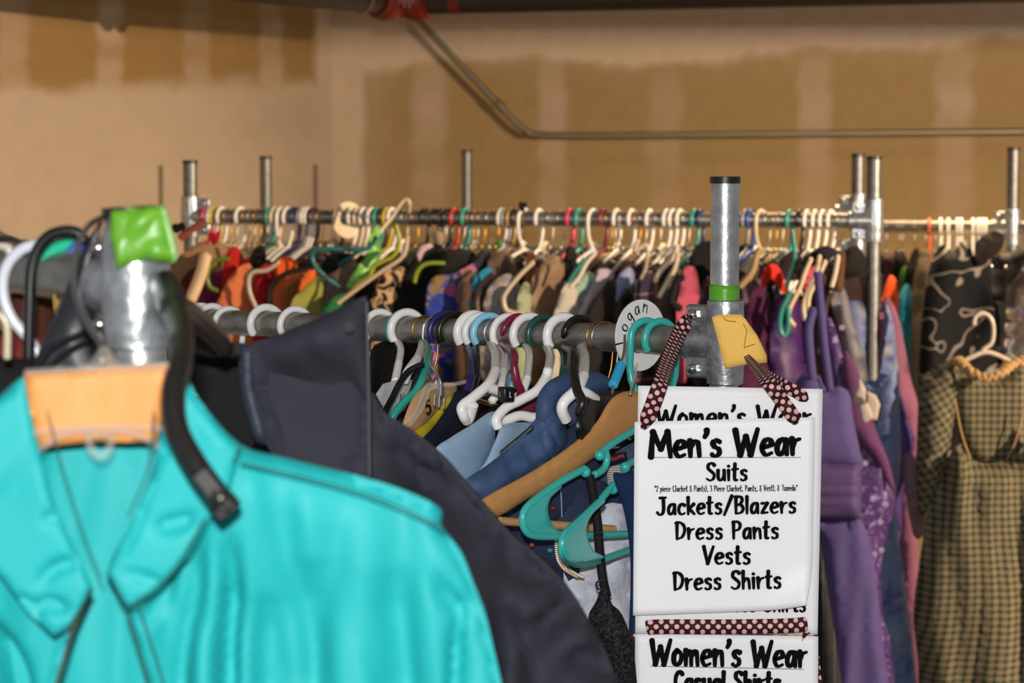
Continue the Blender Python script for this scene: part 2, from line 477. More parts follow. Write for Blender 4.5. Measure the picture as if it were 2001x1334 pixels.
# ------------------------------------------------------------------ common materials
galv = mat('galvanised_steel', 'bcbcbc', .36, .85, .95, bump=.25, bscale=160, var=.22, vscale=60)
galvr = mat('galvanised_rail', 'aca89e', .36, .75, .72, bump=.3, bscale=120, var=.35, vscale=45)
galvd = mat('weathered_galvanised_steel', 'a4a4a2', .42, .85, .5, bump=.25, bscale=160, var=.2, vscale=60)
cast = mat('cast_clamp', 'c0c4c6', .32, .8, .75, bump=.8, bscale=70, var=.3, vscale=80)
chrome = mat('chrome_wire', 'd8d8d8', .18, 1, .8)
black_cap = mat('black_plastic_cap', '15120f', .4)
ORING = .01745

# ------------------------------------------------------------------ the room
WC = Vector((P(650, 267, 9.6).x, 9.6, 0))
wl_dir = Vector((-.222, -.975, 0)).normalized()
wr_dir = Vector((1, -.02, 0)).normalized()
def sm(x, a, b):
    t = max(0, min(1, (x - a) / (b - a))); return t * t * (3 - 2 * t)
MUD = np.array(lin('bda993')); BRD = np.array(lin('967e56')); MUD2 = np.array(lin('b19a86'))
def band(x, c, wd): return 1 - sm(abs(x - c), wd * .45, wd)
def wall_r(x, y):
    n1 = nz(x / 90, y / 90, 1); n2 = nz(x / 25, y / 40, 3)
    top = 128 - .022 * (x - 720) + 16 * n1 + 6 * n2 + 9 * math.sin(x / 90) - 26 * sm(x, 1500, 2000)
    mud = 1 - sm(y, top - 12, top + 14)
    mud = max(mud, 1 - sm(x + 8 * n1, 702, 722))
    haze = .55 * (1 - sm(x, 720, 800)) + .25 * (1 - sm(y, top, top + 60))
    b = 0
    for c, wd, s in ((838, 46, .8), (1080, 36, .8), (1300, 44, .45), (1592, 42, .75), (1865, 48, .7), (2130, 44, .6)):
        k = s * (.55 + .45 * nz(c, y / 55, 7) + .5 * math.exp(-((y - 215) / 60) ** 2))
        b = max(b, band(x + 10 * nz(y / 45, c), c, wd) * max(0, min(1, k)))
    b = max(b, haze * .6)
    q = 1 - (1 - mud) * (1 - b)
    fleck = .06 * n2 + .05 * nz(x / 8, y / 8)
    c = BRD * (1 - q) + (MUD * mud + MUD2 * (1 - mud)) * q
    return c * (1 + fleck)
def wall_l(x, y):
    n1 = nz(x / 80, y / 60, 11); n2 = nz(x / 22, y / 30, 13)
    bot = 176 + 16 * n1 + 8 * n2 - .03 * x
    mud = sm(y, bot - 24, bot + 22)
    mud = max(mud, sm(x + 6 * n1, 606, 630))
    b = 0
    for c, wd, s in ((25, 40, .6), (215, 34, .75), (385, 34, .5), (530, 30, .7)):
        b = max(b, band(x + 8 * nz(y / 35, c), c, wd) * s * max(.2, (.7 + .6 * nz(c, y / 40, 2))))
    q = 1 - (1 - mud) * (1 - b)
    stain = .10 * math.exp(-((x - 560) / 70) ** 2 - ((y - 230) / 50) ** 2) + .08 * math.exp(-((x - 600) / 60) ** 2 - ((y - 380) / 40) ** 2)
    c = BRD * (1 - q) * np.array((1.0, .9, .75)) + MUD * (q if True else 0)
    return c * (1 + .05 * n2 + .04 * n1 - stain)
def wall(name, base, d, length, h, fn, off=0):
    nx = int(length / .016); nzv = int(h / .016); V = []; Fc = []; cols = []
    # thickness: a box with a finely divided, painted face
    for j in range(nzv + 1):
        for i in range(nx + 1):
            p = base + d * (length * i / nx) + Vector((0, 0, h * j / nzv)); V.append(p)
            x, y = proj(p) if p.y > .5 else (0, 0)
            x = max(-600, min(2600, x)); y = max(-500, min(900, y))
            cols.append(fn(x, y) if h * j / nzv > 1.2 else MUD)
    w1 = nx + 1
    for j in range(nzv):
        for i in range(nx): a = j * w1 + i; Fc.append((a, a + 1, a + w1 + 1, a + w1))
    n = len(V); o = Vector((-d.y, d.x, 0)) if name == 'wall_right' else Vector((d.y, -d.x, 0))
    if o.dot(Vector((0, 0, 0)) - base) > 0: o = -o
    cs = [0, nx, nzv * w1 + nx, nzv * w1]
    V += [V[c] + o * .12 for c in cs]; cols += [MUD] * 4
    Fc += [(n + 3, n + 2, n + 1, n), (cs[0], cs[3], n + 3, n), (cs[1], n + 1, n + 2, cs[2]), (cs[0], n, n + 1, cs[1]), (cs[3], cs[2], n + 2, n + 3)]
    me = mesh(name, V, Fc); ca = me.color_attributes.new('drywall', 'FLOAT_COLOR', 'POINT')
    ca.data.foreach_set('color', [float(v) for c in cols for v in (*c, 1)])
    m = bpy.data.materials.new('drywall_' + name); m.use_nodes = True; N = m.node_tree.nodes; L = m.node_tree.links
    a = N.new('ShaderNodeVertexColor'); a.layer_name = 'drywall'; b = N['Principled BSDF']; b.inputs['Roughness'].default_value = .85
    b.inputs['Specular IOR Level'].default_value = .2
    L.new(a.outputs[0], b.inputs['Base Color'])
    o_ = link(name, me, m, None, False); tag(o_, None, kind='structure'); return o_
HCEIL = 3.7
wall('wall_right', WC, wr_dir, 4.2, HCEIL, wall_r)
wall('wall_left', WC, wl_dir, 5.2, HCEIL, wall_l)
conc = mat('concrete_floor', '8c8880', .7, k=.8, var=.15, vscale=3, bump=.2, bscale=60)
tag(MB().box((1, 4.5, -.05), (9, 11, .1)).obj('floor', conc, None, False), None, kind='structure')
tag(MB().box((1, 4.5, HCEIL + .05), (9, 11, .1)).obj('ceiling', mat('ceiling_board', 'b8b0a4', .9), None, False), None, kind='structure')

# added unseen lamp: hood shaped to shade the upper walls, stand made up
wlp = empty('added_lamp', 'added unseen lamp whose hood blocks light from the upper walls, right of the racks', 'lamp', (LAMP.x + .12, LAMP.y - .25, 0))
def rel(par, v): return Vector(v) - par.location
dirw = (Vector((-.6, 9.3, 0)) - Vector((LAMP.x, LAMP.y, 0))).normalized(); sdw = Vector((-dirw.y, dirw.x, 0))
rotw = Matrix((( dirw.x, sdw.x, 0), (dirw.y, sdw.y, 0), (0, 0, 1)))
hc = Vector((LAMP.x, LAMP.y, 0)); rotw2 = rotw @ Matrix.Rotation(-.004, 3, 'X')
MB().box(rel(wlp, hc + dirw * .15 + Vector((0, 0, LAMP.z + .10))), (1.7, 1.9, .02), rotw2).box(rel(wlp, hc + dirw * .99 + Vector((0, 0, LAMP.z + .053))), (.02, 1.9, .09), rotw2).obj('hood', mat('light_blocker', '2a2a2a', .5), wlp, False)
MB().cyl(rel(wlp, (wlp.location.x, wlp.location.y, 0)), rel(wlp, (wlp.location.x, wlp.location.y, LAMP.z + .095)), .018).obj('stand', mat('light_blocker', '2a2a2a', .5), wlp)

# ceiling sprinkler pipe with red couplings, conduit on the wall
blkpipe = mat('black_iron_pipe', '241c16', .45, 0, spec=.5, bump=.3, bscale=40)
redp = mat('red_enamel', '9c2412', .45, k=.4, var=.15, vscale=30)
spp = empty('sprinkler_pipe', 'black iron sprinkler pipe with red grooved couplings running along the top', 'pipe', P(775, -5, 6.8))
def rp(v): return Vector(v) - spp.location
PC = P(772, 3, 6.8); PL = PC + (P(400, -45, 6.0) - PC) * 2.2; PR = PC + (P(2001, -40, 6.2) - PC) * 1.3
PL.z = PR.z = PC.z
MB().cyl(rp(PC + (PL - PC) * .03), rp(PL), .036, 28).obj('pipe_run', blkpipe, spp)
MB().cyl(rp(PC + (PR - PC) * .03), rp(PR), .036, 28).obj('pipe_run', blkpipe, spp)
MB().tube([rp(PC + (PL - PC).normalized() * .1), rp(PC + (PL - PC).normalized() * .04 + (PR - PC).normalized() * .01), rp(PC + (PR - PC).normalized() * .04), rp(PC + (PR - PC).normalized() * .1)], .044, 20).obj('elbow', redp, spp)
for i, (D, a) in enumerate((((PL - PC).normalized(), .055), ((PR - PC).normalized(), .065))):
    c0 = PC + D * a
    MB().tube([rp(c0 + D * t) for t in (-.028, -.026, -.012, .012, .026, .028)], [.04, .05, .054, .054, .05, .04], 24).obj('coupling', redp, spp)
    sd = D.cross(Vector((0, 0, 1))).normalized()
    for s_ in (-1, 1):
        b = MB(); b.box(rp(c0 + sd * s_ * .056), (.03, .03, .02)); b.cyl(rp(c0 + sd * s_ * .058 - Vector((0, 0, .02))), rp(c0 + sd * s_ * .058 + Vector((0, 0, .02))), .006, 8)
        b.obj('bolt_pad', redp, spp)
D = (PR - PC).normalized(); MB().cyl(rp(PC + D * .165), rp(PC + D * .195), .0375, 28).obj('paint_band', redp, spp)
D = (PL - PC).normalized(); MB().cyl(rp(PC + D * .17), rp(PC + D * .185), .038, 28).obj('groove_ring', mat('pipe_thread', '6b5a42', .4, .5), spp)
cm = mat('steel_conduit', '8d8674', .4, .85, .75)
cond = [P(800, 10, 9.5), P(820, 42, 9.5), P(970, 200, 9.5), P(1005, 237, 9.5), P(1030, 256, 9.5), P(1065, 264, 9.5), P(1300, 264, 9.5), P(2001, 257, 9.49), P(2300, 255, 9.48)]
ce = empty('conduit', 'thin bare steel conduit bending along the unfinished wall', 'conduit', P(1065, 264, 9.5))
MB().tube([v - ce.location for v in [P(700, -90, 9.5), cond[0]] + cr(cond, 5)], .0125, 12).obj('pipe', cm, ce)
a = P(966, 196, 9.5); b_ = P(984, 214, 9.5)
MB().cyl(a - ce.location, b_ - ce.location, .0165, 14).ball(P(974, 200, 9.478) - ce.location, .006).obj('coupling', cm, ce)

# ------------------------------------------------------------------ racks
def bolt(c, n, par, r=.0075):
    n = Vector(n).normalized(); c = Vector(c)
    b = MB(); b.cyl(c, c + n * .004, r * 1.1, 6); b.ball(c + n * .004, r, (1, 1, 1), 12, 8)
    return b.obj('bolt', chrome, par)
def post(par, x, ytop, Y, capm=black_cap, z0=0, r=ORING, m=galv):
    p = P(x, ytop, Y); o = MB().cyl(Vector((p.x, p.y, z0)) - par.location, Vector((p.x, p.y, p.z - .004)) - par.location, r, 32).obj('post', m, par)
    MB().cyl(Vector((p.x, p.y, p.z - .008)) - par.location, p - par.location, r * 1.07, 32).obj('cap', capm, o)
    return Vector((p.x, p.y, 0))
class Rail: pass
def rail(par, a, b, ext0=0, ext1=0, m=galvr, r=ORING):
    d = (b - a).normalized(); q = Rail(); q.a = a; q.b = b; q.d = d
    MB().cyl(a - d * ext0 - par.location, b + d * ext1 - par.location, r, 32).obj('rail', m, par); return q
def on(rl, x):                       # point of the rail's axis seen at photo column x
    a = (x - CX) / F
    g = lambda p: p.x - a * (p.y * CT - (p.z - CH) * ST)
    ga, gb = g(rl.a), g(rl.b); t = ga / (ga - gb); return rl.a.lerp(rl.b, t)
def clamp(par, pp, z, d, side=Vector((0, -1, 0)), s=1.0):
    """cast tee: collar round the post, a sleeve over the rail, flanged ears with bolts"""
    c = Vector((pp.x, pp.y, z)) - par.location; d = Vector(d).normalized()
    zz = Vector((0, 0, 1)); b = MB()
    b.tube([c + zz * t * s for t in (-.052, -.05, -.02, .02, .05, .052)], [.0185, .022, .0235, .0235, .022, .0185], 24)
    b.tube([c + d * t * s for t in (.0, .04, .058, .06)], [.0235, .0225, .0215, .0185], 24)
    cl = b.obj('clamp', cast, par)
    n = d.cross(zz).normalized()
    if n.dot(side) < 0: n = -n
    e = MB(); rot = Matrix((d, n, zz)).transposed()
    for k in (-1, 1): MB().box(c + d * .03 * s + zz * k * .03 * s + n * .004, (.044 * s, .012, .03 * s), rot).obj('flange', cast, cl, bevel=.004)
    for k in (-1, 1):
        bolt(c + d * .038 * s + zz * k * .033 * s + n * .01, n, cl, .0065 * s)
    return cl

# front rack
fr = empty('clothes_rack', 'galvanised pipe clothes rack in the middle, its post carrying green tape and signs', 'clothes rack', (P(1417, 345, 3.05).x, 3.05, 0))
pf = post(fr, 1417, 345, 3.05)
RF = rail(fr, P(1417, 668, 3.05), P(300, 624, 3.62), 0, .1)
post(fr, 262, 500, 3.64); clamp(fr, Vector((RF.a.x, RF.a.y, 0)), RF.a.z, RF.d)
# rear rack
rr = empty('clothes_rack', 'long galvanised pipe clothes rack before the back wall, crowded with clothes', 'clothes rack', (P(1708, 305, 6.05).x, 6.05, 0))
RR = rail(rr, P(371, 423, 6.3), P(1708, 431, 6.05), 0, 0)
pa = post(rr, 371, 313, 6.3, m=galvd); pe = post(rr, 1708, 305, 6.05, m=galvd)
clamp(rr, pa, RR.a.z, RR.d); clamp(rr, pe, RR.b.z, -RR.d)
# the rack behind it, lower rail
r2 = empty('clothes_rack', 'pipe clothes rack close to the back wall with a lower rail, mostly hidden', 'clothes rack', (P(912, 293, 8.6).x, 8.6, 0))
post(r2, 519, 305, 7.5, m=galvd); post(r2, 912, 293, 8.6, m=galvd); RB = rail(r2, P(519, 480, 7.5), P(1677, 500, 6.95))
pd = post(r2, 1677, 300, 6.95, m=galvd); clamp(r2, pd, RB.b.z, -RB.d)
clamp(r2, pd, P(1677, 415, 6.95).z, -RB.d)
# right rack
r3 = empty('clothes_rack', 'pipe clothes rack at the right edge of the picture holding dark costumes', 'clothes rack', (P(1981, 288, 7.15).x, 7.15, 0))
pg = post(r3, 1981, 288, 7.15, m=galvd); R3 = rail(r3, P(1690, 442, 7.4), P(1981, 444, 7.15), 0, .3); clamp(r3, pg, R3.b.z, -R3.d)
# foreground rack
r4 = empty('clothes_rack', 'nearest galvanised pipe rack at the left, lime tape round its post top', 'clothes rack', (P(271, 400, 1.72).x, 1.72, 0))
ph = P(252, 404, 1.72)
def lean(z): return Vector((P(273, 700, 1.72).x, 1.72, P(273, 700, 1.72).z)).lerp(P(252, 404, 1.72), (z - P(273, 700, 1.72).z) / (P(252, 404, 1.72).z - P(273, 700, 1.72).z))
po = MB().cyl(lean(0) - r4.location, lean(ph.z - .004) - r4.location, ORING, 32).obj('post', galv, r4)
MB().cyl(lean(ph.z - .007) - r4.location, lean(ph.z) - r4.location, ORING * 1.07, 32).obj('cap', black_cap, po)
R4 = rail(r4, P(264, 556, 1.72), P(0, 524, 1.93), 0, .4)
hp = Vector((P(266, 560, 1.72).x, 1.72, 0)); c4 = clamp(r4, hp, P(264, 562, 1.72).z, R4.d, s=.8)
MB().tube([lean(P(0, yy, 1.72).z) - r4.location for yy in (510, 512, 585, 596, 598, 655, 657)], [.018, .0205, .021, .0225, .0205, .0200, .018], 28).obj('collar', cast, r4)

# ------------------------------------------------------------------ hangers
HM = {}
def hook_pts(r, zneck, tip=-35, x0=0):
    q = [(-r * math.cos(R(a)), 0, r * math.sin(R(a))) for a in range(tip, 181, 18)]
    q += [(r, 0, -.012), (r * .85, 0, zneck * .55), (r * .35, 0, zneck * .85), (x0, 0, zneck)]
    return q
def hanger_mesh(kind, hr=.0225, rt=None, w=.2, drop=.07, zn=-.075):
    """returns dict part -> MB, in the hanger's own frame (rail axis = y, hook round the origin)"""
    out = {}
    if kind == 'tube':
        r = rt or .0047
        out['hook'] = MB().tube([(x, y, z) for x, y, z in cr(hook_pts(hr, zn), 3)], r, 10)
        p = [(0, 0, zn), (.05, 0, zn - .018), (w * .82, 0, zn - drop * .85), (w * .97, 0, zn - drop), (w, 0, zn - drop - .012), (w * .95, 0, zn - drop - .022), (w * .7, 0, zn - drop - .026)]
        q = cr(p, 4); left = [(-v.x, 0, v.z) for v in q[::-1]]
        out['shoulder_bar'] = MB().tube(left + q[1:] , r, 8, closed=True)
    elif kind == 'wire':
        r = rt or .0014
        out['hook'] = MB().tube(cr(hook_pts(hr - .0035, zn), 3), r, 6)
        p = [(0, 0, zn), (w * .5, 0, zn - drop * .45), (w * .95, 0, zn - drop), (w, 0, zn - drop - .008), (w * .94, 0, zn - drop - .014), (0, 0, zn - drop - .016)]
        q = cr(p, 3); left = [(-v.x, 0, v.z) for v in q[::-1]]
        out['shoulder_bar'] = MB().tube(left[1:] + q[1:], r, 6, closed=True)
        out['twist'] = MB().tube([(0, 0, zn + .012), (0, 0, zn - .004)], r * 2, 6)
    elif kind in ('flat', 'suit', 'wood', 'clear'):
        hk = cr(hook_pts(hr - .003, zn + .012), 3)
        out['hook'] = MB().tube(hk, .0018 if kind != 'flat' else .0045, 8)
        th = {'flat': .006, 'suit': .012, 'wood': .012, 'clear': .006}[kind]; b = MB(); V = []; Fc = []; n = 25
        for i in range(n):
            t = -1 + 2 * i / (n - 1); x = t * w; z = zn - drop * (abs(t) ** 1.15) * 1.05
            hh = .016 * (1 - .25 * abs(t)) if kind != 'flat' else .009
            y = -.018 * t * t if kind in ('suit', 'wood') else 0
            top = z + (.012 * max(0, 1 - abs(t) * 5)); 
            for k in range(10):
                a = 2 * math.pi * k / 10
                V.append((x, y + math.cos(a) * th * .5 * (1 + (.5 * abs(t) if kind == 'suit' else 0)), (top + z - hh) / 2 + math.sin(a) * ((top - z + hh) / 2 + .002)))
        for i in range(n - 1):
            for k in range(10): Fc.append((i * 10 + k, i * 10 + (k + 1) % 10, (i + 1) * 10 + (k + 1) % 10, (i + 1) * 10 + k))
        Fc += [tuple(range(10))[::-1], tuple(range((n - 1) * 10, n * 10))]
        out['shoulder_bar'] = b.add(V, Fc)
        if kind == 'wood': out['trouser_bar'] = MB().tube([(-w * .88, -.01, zn - drop - .02), (w * .88, -.01, zn - drop - .02)], .005, 10)
        if kind in ('clear', 'suit'): out['hook_socket'] = MB().cyl((0, 0, zn + .02), (0, 0, zn - .002), .006, 10)
    return out
NAMES = {'tube': 'plastic_hanger', 'wire': 'wire_hanger', 'flat': 'plastic_hanger', 'suit': 'suit_hanger', 'wood': 'wooden_hanger', 'clear': 'clear_hanger'}
hooked = {}
def hanger(rl, x, kind, color, yaw, label, flip=False, k=1.0, group=None, dz=0, tilt=0, arms=None, stemY=None, **kw):
    p = on(rl, x)
    if arms:                               # shoulder bar turned broadside: its own path, read from the photograph
        hr = kw.get('hr', .0225); rt = kw.get('rt', .0047); ar = kw.get('ar', rt)
        e = empty(NAMES[kind], label, 'hanger', p + Vector((0, 0, ORING - (hr - rt))), group); m = plastic(color, k)
        ly = Vector((math.cos(R(yaw)), math.sin(R(yaw)), 0)) * (-1 if flip else 1)
        hk = [ly * v[0] + Vector((0, 0, v[2])) for v in hook_pts(hr, -.08)[:-3]]
        q = [P(a[0], a[1], a[2]) - e.location for a in arms[0]]
        MB().tube(cr(hk + q[:2], 4), rt, 12).obj('hook', m, e)
        for a in arms: MB().tube([v - e.location for v in cr([P(*b) for b in (a if a is not arms[0] else a[1:])], 6)], ar, 12).obj('shoulder_bar', m, e)
        return e
    key = (kind, tuple(sorted(kw.items())))
    hr = kw.get('hr', .0225)
    if key not in HM: HM[key] = {n: b.mesh(n) for n, b in hanger_mesh(kind, **kw).items()}
    lift = ORING - (hr - (kw.get('rt') or .0047)) if kind in ('tube', 'flat') else ORING - (hr - .0035 - .0015)
    e = empty(NAMES[kind], label, 'hanger', p + Vector((0, 0, lift + dz)), group)
    e.rotation_euler = (0, R(tilt), R(yaw + (180 if flip else 0)))
    m = {'wire': lambda: mat('wire_' + color, color, .3, 1, k), 'wood': lambda: pattern('hanger_wood', f_stripes(lin('c48a4c', .8), lin('b87c40', .8), .004, .3, 0, .02), .35, .5),
         'clear': lambda: mat('clear_plastic', 'e8e4dc', .1, 0, 1, alpha=.35)}.get(kind, lambda: plastic(color, k))()
    for n, me in HM[key].items():
        mm = chrome if (n == 'hook' and kind in ('suit', 'wood', 'clear')) or n == 'hook_socket' else m
        kk = (key, n, mm.name)
        if kk not in hooked:
            c = me.copy(); c.materials.append(mm)
            for f in c.polygons: f.use_smooth = True
            hooked[kk] = c
        o = bpy.data.objects.new(n, hooked[kk]); C.objects.link(o); o.parent = e
    return e

# a garment hung on a rail, built round its hanger
def garment(rl, x, name, label, cat, m, yaw, L=.7, w=.2, T=.018, neck=.07, dip=.05, sleeves=.25, zn=-.078, seed=0, slope=.34, group=None, collar=None, off=0):
    p = on(rl, x); e = empty(name, label, cat, p + Vector((0, 0, ORING - .018)), group)
    if off: e.location += rl.d * off
    e.rotation_euler = (0, 0, R(yaw)); n = 30; vs = [0, .008, .02, .04, .07, .11, .16, .22, .3, .4, .5, .6, .7, .8, .9, 1.0]
    vs = [v for v in vs if v < L] + [L]; V = []; Fc = []
    for v in vs:
        for k in range(n):
            a = 2 * math.pi * k / n; c, s = math.cos(a), math.sin(a)
            ww = w * (1 - .18 * sm(v, .0, .3) + .15 * sm(v, .4, 1))
            X = ww * math.copysign(abs(c) ** .75, c)
            t = .004 + T * (1 - math.exp(-v / .04))
            yy = t * math.copysign(abs(s) ** .8, s) + (.010 * nz(X * 18 + seed, v * 2.5, seed)) * sm(v, .01, .12)
            z = zn - slope * abs(X) * (1 - .0 * v) - v
            if abs(X) < neck: z -= dip * (1 - (X / neck) ** 2) * math.exp(-v / .08) * (1 if s < 0 else .5)
            V.append((X, yy, z))
    for j in range(len(vs) - 1):
        for k in range(n): Fc.append((j * n + k, j * n + (k + 1) % n, (j + 1) * n + (k + 1) % n, (j + 1) * n + k))
    uv = [(q[0] + q[1], q[2]) for q in V]
    link('body', mesh('body', V, Fc, uv), m, e)
    if sleeves:
        for sgn in (-1, 1):
            b = MB(); z0 = zn - slope * w - .01
            pts = cr([(sgn * (w - .035), 0, z0 + .0), (sgn * (w + .005), 0, z0 - .03), (sgn * (w + .01), .002, z0 - sleeves * .5), (sgn * (w - .01), .004, z0 - sleeves)], 5)
            b.tube(pts, [.03 + .012 * math.sin(i * .35) + .006 * nz(i * .7, seed) for i in range(len(pts))], 12, flat=.5, up=(1, 0, 0))
            b.uv = [(q[0], q[2]) for q in b.v]
            b.obj('sleeve', m, e, auto=False)
    if collar:
        b = MB(); pts = [(neck * 1.1 * math.cos(R(a)), .028 * math.sin(R(a)), zn - slope * neck + .012 - .02 * (1 if math.sin(R(a)) < 0 else .2) * abs(math.sin(R(a)))) for a in range(0, 360, 20)]
        b.tube(pts, .012, 8, closed=True, flat=.35, up=(0, 0, 1)); b.obj('collar', collar, e, auto=False)
    return e
# ------------------------------------------------------------------ hangers along the rear rail
COL = {'white': 'ece6dc', 'cream': 'd8c6a4', 'pink': 'd23a62', 'yellow': 'cdb52a', 'teal': '2c9c8c', 'black': '17130f', 'navy': '1e2460', 'plum': '3c1c3c',
       'brown': '3c2a20', 'red': 'b8392c', 'grey': '8d8a90', 'tan': 'a98650', 'maroon': '7c1c38', 'blue': '2d55a4', 'steel': 'a8a49a', 'gold': 'b98a3a',
       'skyblue': '8fcdea', 'green': '1f4a44', 'indigo': '2a2360', 'orange': 'd25a34', 'silver': 'd0d0d0'}
ORD = ['first', 'second', 'third', 'fourth', 'fifth', 'sixth', 'seventh', 'eighth', 'ninth', 'tenth', 'eleventh', 'twelfth', 'thirteenth', 'fourteenth',
       'fifteenth', 'sixteenth', 'seventeenth', 'eighteenth', 'nineteenth', 'twentieth', 'twenty-first', 'twenty-second', 'twenty-third', 'twenty-fourth',
       'twenty-fifth', 'twenty-sixth', 'twenty-seventh', 'twenty-eighth', 'twenty-ninth', 'thirtieth', 'thirty-first', 'thirty-second', 'thirty-third']
def row(rl, lst, where, group, yawf, zone, **kw0):
    tot = {}; seen = {}
    kindw = {'tube': 'plastic', 'wire': 'wire', 'flat': 'flat plastic', 'suit': 'suit', 'clear': 'clear'}
    for it in lst: tot[(it[1], it[2])] = tot.get((it[1], it[2]), 0) + 1
    for i, it in enumerate(lst):
        x, kd, co = it[:3]; o = it[3] if len(it) > 3 else {}
        key = (kd, co); seen[key] = seen.get(key, 0) + 1
        kn = {'black': 'dark brown-black', 'steel': 'thin steel', 'gold': 'brass-coloured'}.get(co, co)
        if tot[key] == 1: lb = '%s %s hanger on the %s, the only one of its colour there' % (kn, kindw[kd], where)
        else:
            nb = lst[i - 1][2] if i else None
            lb = '%s %s hanger on the %s, %s of that sort from the left' % (kn, kindw[kd], where, ORD[seen[key] - 1])
            if nb and nb != co and len(lb.split()) < 13: lb = lb + ', beside a %s one' % nb
        o = {**(kw0 if kd == T else {}), **o}; fl = o.pop('flip', False); yw = o.pop('yaw', None)
        hanger(rl, x, kd, COL[co], yawf(x) if yw is None else yw, lb, flip=fl, group=group, k=zone, **o)

W = 'wire'; T = 'tube'
rear = [(405, T, 'pink'), (415, T, 'white'), (421, T, 'yellow'), (433, T, 'white'), (444, W, 'gold'), (457, W, 'steel'), (470, T, 'white'), (481, W, 'gold'), (491, W, 'steel'), (503, W, 'gold'), (514, W, 'steel'),
        (528, T, 'teal'), (538, T, 'cream'), (549, T, 'white', {'flip': True}), (562, T, 'white'), (577, T, 'navy'), (590, T, 'grey'), (597, T, 'white'), (604, T, 'white'), (613, T, 'plum'),
        (625, W, 'gold'), (641, W, 'steel'), (648, W, 'steel'), (664, T, 'black'), (688, T, 'white'), (700, T, 'cream'), (711, T, 'white'), (727, T, 'white'), (739, T, 'teal'), (748, T, 'brown'),
        (757, T, 'yellow'), (766, T, 'white'), (790, W, 'steel'), (811, W, 'gold'), (830, T, 'black'), (850, T, 'brown'), (857, T, 'black'), (866, W, 'steel'), (874, T, 'black'), (888, T, 'red'), (901, W, 'steel'), (910, T, 'teal'),
        (919, W, 'gold'), (928, W, 'steel'), (941, W, 'gold'), (956, W, 'steel'), (968, W, 'gold'), (981, T, 'white'), (988, T, 'grey'), (998, T, 'tan'), (1010, T, 'brown'), (1024, T, 'white', {'flip': True, 'yaw': 48}), (1053, T, 'white'),
        (1075, W, 'steel'), (1096, W, 'steel'), (1114, T, 'pink'), (1131, T, 'teal'), (1159, T, 'white', {'flip': True, 'yaw': 52}), (1179, T, 'maroon'), (1190, W, 'gold'), (1197, W, 'steel'), (1205, T, 'white'), (1217, W, 'steel', {'flip': True}), (1234, T, 'white'),
        (1246, W, 'gold'), (1257, W, 'steel'), (1269, T, 'white'), (1286, W, 'steel'), (1303, T, 'white'), (1315, T, 'white'), (1329, T, 'white'), (1341, W, 'steel'), (1358, T, 'teal'), (1369, T, 'navy'),
        (1456, T, 'grey'), (1467, T, 'blue'), (1487, T, 'cream', {'flip': True, 'yaw': 50}), (1500, W, 'steel'), (1514, W, 'gold'), (1525, W, 'steel'), (1543, T, 'teal'), (1563, T, 'black'), (1577, T, 'white'), (1593, T, 'white'), (1608, T, 'white'), (1624, T, 'white'), (1641, W, 'steel')]
row(RR, rear, 'crowded back rail', 'hangers on the crowded back rail', lambda x: 62 + 9 * nz(x * .31, 2), 1.0, w=.17)
right = [(1732, W, 'steel'), (1757, W, 'steel'), (1764, W, 'steel'), (1787, W, 'steel'), (1808, W, 'steel'), (1816, T, 'orange'), (1827, W, 'steel'), (1838, T, 'white'), (1853, T, 'white'), (1871, T, 'white'), (1878, T, 'white'), (1901, T, 'white'), (1912, T, 'white'), (1919, T, 'white'), (1926, T, 'white')]
row(R3, right, 'right-hand rail', 'hangers on the right-hand rail', lambda x: 78 + 6 * nz(x * .31, 2), 1.0)
back = [(x, T if i % 3 else W, ['white', 'cream', 'black', 'grey', 'tan'][i % 5]) for i, x in enumerate(range(560, 1660, 46))]
row(RB, back, 'lower rail behind', 'hangers on the lower rail behind', lambda x: 60 + 14 * nz(x * .31, 5), 1.0)

